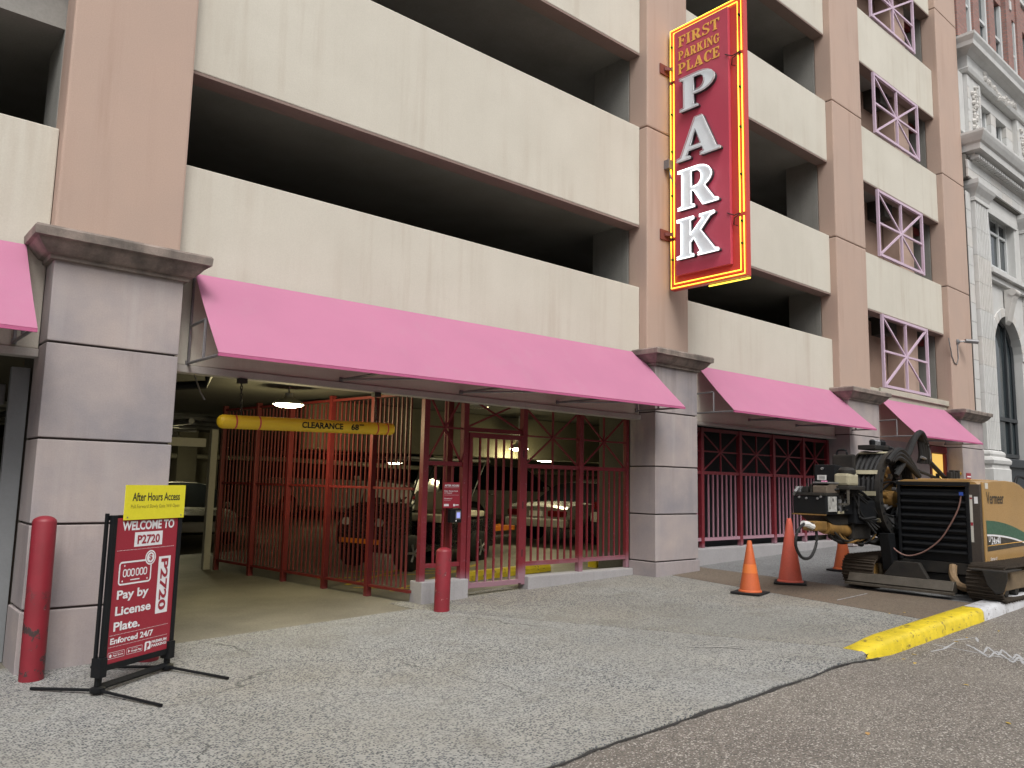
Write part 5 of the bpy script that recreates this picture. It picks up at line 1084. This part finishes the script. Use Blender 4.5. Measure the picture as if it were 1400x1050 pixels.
for k in range(4):
    o = .045*k; rt('hose_bundle', smoothpath([(10.35+o, 4.46+o*.4, 1.72+o), (10.62+o*.3, 4.42+o*.4, 1.98), (10.80+o*.4, 4.38+o*.4, 2.24-o*.2), (10.98+o*.3, 4.38+o*.4, 2.30-o*.4), (11.12-o*.3, 4.38+o*.4, 2.16-o), (11.20-o, 4.40+o*.4, 1.90)]), .036, m_rubber)
for k in range(3): rt('hose_bundle', smoothpath([(10.1+k*.06, 4.44, 1.9), (10.35, 4.42, 2.05-k*.05), (10.6, 4.42, 1.98-k*.05), (10.9, 4.4, 1.72)]), .034, m_rubber)
cr = random.Random(21)
for k in range(14):
    x = 9.5+cr.random()*.7; rt('hydraulic_hose', smoothpath([(8.9+cr.random()*.5, 4.60+cr.random()*.2, 1.47+cr.random()*.03), (9.2+cr.random()*.3, 4.55, 1.50+cr.random()*.05), (x, 4.5+cr.random()*.2, 1.2+cr.random()*.2), (x+.3, 4.5, .95+cr.random()*.25)]), .009+.006*cr.random(), m_rubber)
for k in range(12):
    x = 8.9+cr.random()*1.6; rt('underside_hose', smoothpath([(x, 4.7, 1.10), (x+.15, 4.62+cr.random()*.1, .95-cr.random()*.08), (x+.45, 4.64, .92), (x+.75, 4.7, 1.02)]), .010+.006*cr.random(), m_rubber if k % 4 else m_yrigd)
for k in range(16):
    x = 8.84+cr.random()*.8; rb('small_fitting', x, x+.03+cr.random()*.03, 4.585-.01*cr.random(), 4.605, 1.24+cr.random()*.18, 1.29+cr.random()*.18, m_steel if k % 3 == 0 else m_blackm, .004)
for k in range(8):
    x = 10.2+cr.random()*.7; z = 1.05+cr.random()*.7; b = MB(); b.lathe([(.001, -.03), (.03+.02*cr.random(), -.03), (.035, .03), (.001, .035)], (x, 4.60, z), 10, ax='y'); b.obj('coupling', m_steel if k % 2 else m_yrigd, T, smooth=True)
rt('chrome_tube', smoothpath([(11.0, 4.4, 1.98), (11.2, 4.4, 1.96), (11.28, 4.4, 2.0), (11.2, 4.4, 2.16)]), .02, m_steel)
rb('valve_bank', 10.15, 10.55, 4.62, 4.85, 2.05, 2.11, m_blackm, .01)
for k in range(5):
    b = MB(); b.lathe([(.035, 0), (.04, .05), (.02, .07), (.001, .072)], (10.20+k*.075, 4.68, 2.11), 10); b.obj('valve', m_steel if k in (1, 2) else m_black, T, smooth=True)
rt('strut', [(11.2, 4.4, 1.95), (11.75, 4.4, 1.72)], .03, m_blackm); rt('strut', [(11.0, 4.45, 1.8), (11.7, 4.45, 1.7)], .022, m_blackm)
for k in range(4): rb('fitting', 11.7+k*.09, 11.76+k*.09, 4.3, 4.36, 1.68, 1.80+.03*(k % 2), m_blackm, .008)
for k in range(3): rb('chain_guide', 10.32+k*.22, 10.36+k*.22, 4.50, 4.62, 1.0+.02*k, 1.22-.04*k, m_steel, .004); rb('chain_guide', 10.32+k*.22, 10.52+k*.22, 4.50, 4.53, 1.18-.04*k, 1.21-.04*k, m_steel, .004)
rt('dark_seat_rail', smoothpath([(11.9, 3.6, 1.62), (12.05, 3.6, 1.75), (12.4, 3.6, 1.72)]), .02, m_black)

# ------------------------------------------------------------------ neighbour building
NB = thing('stone_building', 'white stone and brown brick classical building with arched window, right of the garage', 'building', (30, 8, 0))
def nb(name, x0, x1, y0, y1, z0, z1, m, bev=.012, par=None): 
    b = MB(); b.box(x0, x1, y0, y1, z0, z1); return b.obj(name, m, par or NB, bevel=bev)
WY = 7.36
m_nj = mat('stone_joint', (.22, .21, .19), .95)
XE = 36.0
# ashlar wall built round the openings of two bays (bay pitch 3.9)
core = nb('wall_core', 21.65, XE, 7.9, 8.4, 0, 30, m_brick, 0)
def blocks(x0, x1, z0, z1, y, mA, rows, cols, par, d=.5, gap=.008):
    for r in range(rows):
        za, zb_ = z0+(z1-z0)*r/rows, z0+(z1-z0)*(r+1)/rows
        for c in range(cols):
            xa, xb_ = x0+(x1-x0)*c/cols, x0+(x1-x0)*(c+1)/cols
            b = MB(); b.box(xa+gap/2, xb_-gap/2, y, y+d, za+gap/2, zb_-gap/2); b.obj('stone_block', mA if (r+c) % 3 else (m_limest if mA is m_limest2 else m_limest2), par, bevel=.006)
strip = nb('corner_strip', 21.66, 22.0, 7.30, 7.85, 0, 9.2, m_nj, 0); blocks(21.64, 21.97, 1.9, 9.3, 7.285, m_limest, 15, 1, strip, .02)
def fluted(x0, x1, z0, z1, par):
    n = 7; rows = 9
    for r in range(rows):
        za, zb_ = z0+(z1-z0)*r/rows+.004, z0+(z1-z0)*(r+1)/rows-.004; b = MB(); poly = [(x0, 7.8), (x0, 7.20)]; w = (x1-x0-.16)/n
        for k in range(n):
            a = x0+.08+k*w; poly += [(a+w*.2, 7.20), (a+w*.3, 7.235), (a+w*.7, 7.235), (a+w*.8, 7.20)]
        poly += [(x1, 7.20), (x1, 7.8)]; b.prism(poly[::-1], 'z', za, zb_); b.obj('fluted_drum', m_limest2 if r in (3, 5, 6) else m_limest, par)
for px0 in (22.0, 25.9, 29.8):
    pc = nb('pilaster', px0+.02, px0+.94, 7.26, 7.82, 2.6, 9.1, m_nj, 0); fluted(px0, px0+.96, 2.62, 9.08, pc)
    b = MB(); rings = []
    for d, z in [(0, 9.09), (.03, 9.10), (.03, 9.17), (.02, 9.2), (.05, 9.28), (.14, 9.42), (.17, 9.5), (.17, 9.62), (.0, 9.64)]:
        rings.append([(px0-d, 7.8, z), (px0-d, 7.2-d, z), (px0+.96+d, 7.2-d, z), (px0+.96+d, 7.8, z)])
    n = len(rings); vs = [p for r in rings for p in r]; b.add(vs, [(i*4+k, i*4+(k+1) % 4, (i+1)*4+(k+1) % 4, (i+1)*4+k) for i in range(n-1) for k in range(4)]+[(0, 1, 2, 3), (n*4-1, n*4-2, n*4-3, n*4-4)]); b.obj('capital', m_limest, NB)
    b = MB(); rings = []
    for d, z in [(.16, 0.5), (.16, 2.12), (.13, 2.15), (.13, 2.22), (.17, 2.26), (.18, 2.34), (.14, 2.40), (.06, 2.44), (.08, 2.5), (.06, 2.56), (.0, 2.6)]:
        rings.append([(px0-d, 7.8, z), (px0-d, 7.2-d, z), (px0+.96+d, 7.2-d, z), (px0+.96+d, 7.8, z)])
    n = len(rings); vs = [p for r in rings for p in r]; b.add(vs, [(i*4+k, i*4+(k+1) % 4, (i+1)*4+(k+1) % 4, (i+1)*4+k) for i in range(n-1) for k in range(4)]+[(0, 1, 2, 3), (n*4-1, n*4-2, n*4-3, n*4-4)]); b.obj('pilaster_base', m_limest, NB)
# bays: wall with arched opening + rectangular window opening
def bay(x0):
    xl, xr = x0+.97, x0+3.9-.01; cx_ = (xl+xr)/2; rw = 1.13; spring = 5.25
    b = MB(); top = arc(cx_, spring, rw, rw, 180, 0, 16)
    # spandrel above arch as polygon pieces
    Lp = [(xl, spring), (xl, 7.35)]+[(p[0], 7.35) for p in top]+[]
    for i in range(16):
        a, c = top[i], top[i+1]; b.prism([(a[0], a[1]), (a[0], 7.35), (c[0], 7.35), (c[0], c[1])], 'y', WY, 7.85)
    b.box(xl, cx_-rw, WY, 7.85, 1.2, 7.35); b.box(cx_+rw, xr, WY, 7.85, 1.2, 7.35)
    b.obj('arch_wall', m_limest, NB)
    b = MB(); ra = MB()
    for i in range(16):
        a0_, a1_ = math.radians(180-i*11.25-.25), math.radians(180-(i+1)*11.25+.25); f = lambda r, a: (cx_+r*math.cos(a), spring+r*math.sin(a))
        q = MB(); q.prism([f(rw, a0_), f(rw+.24, a0_), f(rw+.24, a1_), f(rw, a1_)], 'y', WY-.03, WY+.1); q.obj('arch_stone', m_limest if i % 2 else m_limest2, NB, bevel=.006)
    # keystone scroll
    q = MB(); q.prism([(WY-.02, 6.15), (WY-.10, 6.25), (WY-.22, 6.75), (WY-.30, 6.98), (WY-.30, 7.12), (WY-.02, 7.12)], 'x', cx_-.17, cx_+.17); q.obj('keystone_scroll', m_limest2, NB, bevel=.02)
    q = MB(); q.lathe([(.001, -.19), (.1, -.19), (.1, .19), (.001, .19)], (cx_, WY-.24, 7.03), 14, ax='x'); q.obj('scroll', m_limest2, NB, smooth=True)
    # arched window
    gl = [(cx_-rw+.01, 2.5)]+arc(cx_, spring, rw-.01, rw-.01, 180, 0, 16)+[(cx_+rw-.01, 2.5)]
    q = MB(); q.prism(gl, 'y', 7.62, 7.65); wn = q.obj('arched_window', m_glass, NB)
    for xx in (cx_-.52, cx_+.52): q = MB(); q.box(xx-.035, xx+.035, 7.56, 7.615, 2.5, spring+math.sqrt(rw**2-.52**2)-.02); q.obj('mullion', m_frame, wn)
    for zz in (3.55, 2.55): q = MB(); q.box(cx_-rw+.02, cx_+rw-.02, 7.55, 7.615, zz-.05, zz+.05); q.obj('transom', m_frame, wn)
    q = MB(); AA = arc(cx_, spring, rw-.05, rw-.05, 180, 0, 16); q.tube([(cx_-rw+.05, 7.6, 2.5)]+[(x, 7.6, z) for x, z in AA]+[(cx_+rw-.05, 7.6, 2.5)], .05, 4); q.obj('frame', m_frame, wn)
    nb('dark_base', xl, xr, 7.2, 7.7, .4, 2.38, m_frame, .02); nb('dark_sill', xl+.02, xr-.02, 7.12, 7.3, 2.2, 2.42, m_frame, .02)
    # sill ledge and window above
    nb('window_ledge', xl-.02, xr-.0, 7.14, 7.84, 7.36, 7.50, m_limest); nb('window_ledge', xl, xr, 7.24, 7.84, 7.2, 7.35, m_limest)
    wl, wr = cx_-1.02, cx_+1.02
    for a, c in ((xl, wl), (wr, xr)): nb('window_jamb', a, c, WY-.02, 7.85, 7.51, 9.25, m_limest)
    nb('window_head', xl, xr, WY-.02, 7.85, 9.26, 9.62, m_limest); nb('architrave', wl-.15, wr+.15, WY-.06, WY-.022, 9.12, 9.3, m_limest, .01)
    q = MB(); q.box(wl, wr, 7.60, 7.62, 7.5, 9.26); wn = q.obj('window', m_glass, NB)
    m_wf = mat('white_window_frame', (.6, .62, .62), .5)
    for xx in (wl+.04, cx_-.35, cx_+.35, wr-.04): q = MB(); q.box(xx-.04, xx+.04, 7.54, 7.595, 7.5, 9.26); q.obj('frame', m_wf, wn)
    for zz in (7.54, 7.84, 8.82, 9.22): q = MB(); q.box(wl+.09, wr-.09, 7.55, 7.595, zz-.035, zz+.035); q.obj('frame', m_wf, wn)
    # upper storey: paired windows with piers
    z0u, z1u = 10.95, 12.25
    for k in range(2):
        a = xl+.28+k*1.25; q = MB(); q.box(a, a+.85, 7.56, 7.58, z0u, z1u); wn = q.obj('window', m_glass, NB)
        for xx in (a+.05, a+.8): q = MB(); q.box(xx-.05, xx+.05, 7.48, 7.555, z0u, z1u); q.obj('frame', m_wf, wn)
        q = MB(); q.box(a+.11, a+.74, 7.49, 7.555, (z0u+z1u)/2-.03, (z0u+z1u)/2+.03); q.obj('frame', m_wf, wn)
    st_ = [(xl-.01, xl+.28), (xl+1.13, xl+1.53), (xl+2.38, xr+.01)]
    for a, c in st_:
        cc = nb('window_pier', a+.01, c-.01, WY+.02, 7.84, z0u, z1u, m_nj, 0); blocks(a, c, z0u, z1u, WY, m_limest, 4, 1, cc, .4)
    nb('window_head', xl-.01, xr+.01, WY, 7.85, z1u+.01, 12.62, m_limest)
    # garland of fruit and leaves: clustered lumps along a festoon
    rg = random.Random(int(x0)); gm = MB()
    for i in range(46):
        t = i/45; x = x0+1.15+t*2.55; zz = 12.98-.22*math.sin(math.pi*t)
        for j in range(3):
            c = (x+rg.uniform(-.05, .05), 7.22+rg.uniform(-.03, .03), zz+rg.uniform(-.1, .1)); r = rg.uniform(.05, .1)
            gm.lathe([(.001, -r), (r*.7, -r*.7), (r, 0), (r*.7, r*.7), (.001, r)], c, 6)
    gm.obj('garland', m_limest2, NB)
for x0 in (22.0, 25.9, 29.8):
    bay(x0)
    # upper pilaster with carved relief
    q = nb('upper_pilaster', x0-.02, x0+.96, 7.24, 7.85, 10.95, 12.62, m_limest)
    blocks(x0-.02, x0+.14, 10.95, 12.6, 7.225, m_limest, 5, 1, q, .012); blocks(x0+.82, x0+.96, 10.95, 12.6, 7.225, m_limest, 5, 1, q, .012)
    rg = random.Random(int(x0)+5); gm = MB()
    for i in range(70):
        z = 11.1+rg.random()*1.35; w = .24*(1 if z > 12.1 or z < 11.4 else .55); r = rg.uniform(.03, .07); gm.lathe([(.001, -r), (r*.7, -r*.7), (r, 0), (r*.7, r*.7), (.001, r)], (x0+.48+rg.uniform(-w, w), 7.23+rg.uniform(-.02, .01), z), 6)
    gm.obj('carved_relief', m_limest2, NB)
nb('corner_strip', 21.66, 21.97, 7.32, 7.85, 10.95, 12.62, m_limest)
fz = nb('frieze_core', 21.66, XE, 7.26, 7.84, 9.65, 10.28, m_nj, 0); blocks(21.64, 33.4, 9.66, 10.12, 7.20, m_limest, 2, 14, fz, .05)
def cornice(prof, x0, x1, name, m):
    b = MB(); n = len(prof); rows = [[(x0-d, 7.84, z) for d, z in prof], [(x0-d, 7.2-d, z) for d, z in prof], [(x1, 7.2-d, z) for d, z in prof], [(x1, 7.84, z) for d, z in prof]]
    vs = [p for r in rows for p in r]
    b.add(vs, [(r*n+i, r*n+i+1, (r+1)*n+i+1, (r+1)*n+i) for r in range(3) for i in range(n-1)]+[tuple(range(n)), tuple(range(4*n-1, 3*n-1, -1)), (0, n, 2*n, 3*n), (n-1, 4*n-1, 3*n-1, 2*n-1)]); return b.obj(name, m, NB)
cornice([(.0, 10.13), (.04, 10.16), (.05, 10.22), (.11, 10.25), (.12, 10.32), (.30, 10.34), (.31, 10.50), (.36, 10.54), (.42, 10.66), (.45, 10.74), (.45, 10.80), (.0, 10.92)], 21.98, XE, 'cornice', m_limest)
for k in range(60): nb('dentil', 21.85+k*.17, 21.95+k*.17, 7.0, 7.19, 10.17, 10.245, m_limest, 0)
cornice([(.0, 12.63), (.03, 12.65), (.06, 12.74), (.02, 12.78), (.02, 13.1), (.05, 13.12), (.14, 13.2), (.26, 13.24), (.27, 13.36), (.33, 13.48), (.33, 13.55), (.0, 13.6)], 21.95, XE, 'upper_cornice', m_limest)
# brick storeys
WZ = [(13.9, 16.2), (17.2, 19.6), (20.6, 23)]
xs_ = [22.35+i*1.27 for i in range(9)]
edges = [21.66]
for i, x in enumerate(xs_):
    a = x; c = x+.80
    b = MB(); b.box(edges[-1], a, 7.36-(.08 if i % 3 == 0 else 0), 7.88, 13.6, 30); b.obj('brick_pier', m_brick, NB); edges.append(c)
    zs_ = [13.6]+[z for w in WZ for z in w]+[30]
    for k in range(0, len(zs_), 2): nb('brick_infill', a, c, 7.41, 7.88, zs_[k], zs_[k+1], m_brick, 0)
    for z0, z1 in WZ:
        q = MB(); q.box(a, c, 7.52, 7.54, z0, z1); wn = q.obj('window', m_glass, NB)
        for u, v in ((a, a+.12), (c-.12, c)): f = MB(); f.box(u, v, 7.42, 7.515, z0, z1); f.obj('frame', mat('white_window_frame', (.6, .62, .62), .5), wn)
        f = MB(); f.box(a+.13, c-.13, 7.44, 7.515, (z0+z1)/2-.04, (z0+z1)/2+.04); f.obj('frame', mat('white_window_frame', (.6, .62, .62), .5), wn)
        nb('window_sill', a-.04, c+.04, 7.34, 7.6, z0-.12, z0-.003, m_limest)
        if i % 3 == 0: nb('corner_block', a-.16, a-.01, 7.25, 7.5, z1+.0, z1+.3, m_limest)

# ------------------------------------------------------------------ buildings across the street (behind the camera, seen in the window reflections)
m_opp = mat('tan_brick_wall', (.26, .2, .15), .9, (.2, .16, .12), .6, 30, .2)
for bx0, bx1, hh, lab in ((-30, -6, 13, 'tan brick building across the street, left of three'), (-5.6, 20, 11, 'tan brick building across the street, middle of three'), (20.4, 52, 15, 'tan brick building across the street, right of three')):
    T = thing('street_building', lab, 'building', ((bx0+bx1)/2, -16, -1)); box('wall', bx0, bx1, -22, -14.5, -1.5, hh, m_opp, T); box('cornice', bx0, bx1, -14.5, -14.1, hh-.5, hh+.1, m_limest2, T)
    x = bx0+1.5
    while x < bx1-2:
        for z in range(1, int(hh)-2, 3): box('window', x, x+1.2, -14.49, -14.44, z, z+1.9, m_glass, T)
        x += 2.6
slab('far_sidewalk', [(-30, -14.4), (52, -14.4), (52, -11.5), (-30, -11.5)], m_aggg, .02, .3, 0)
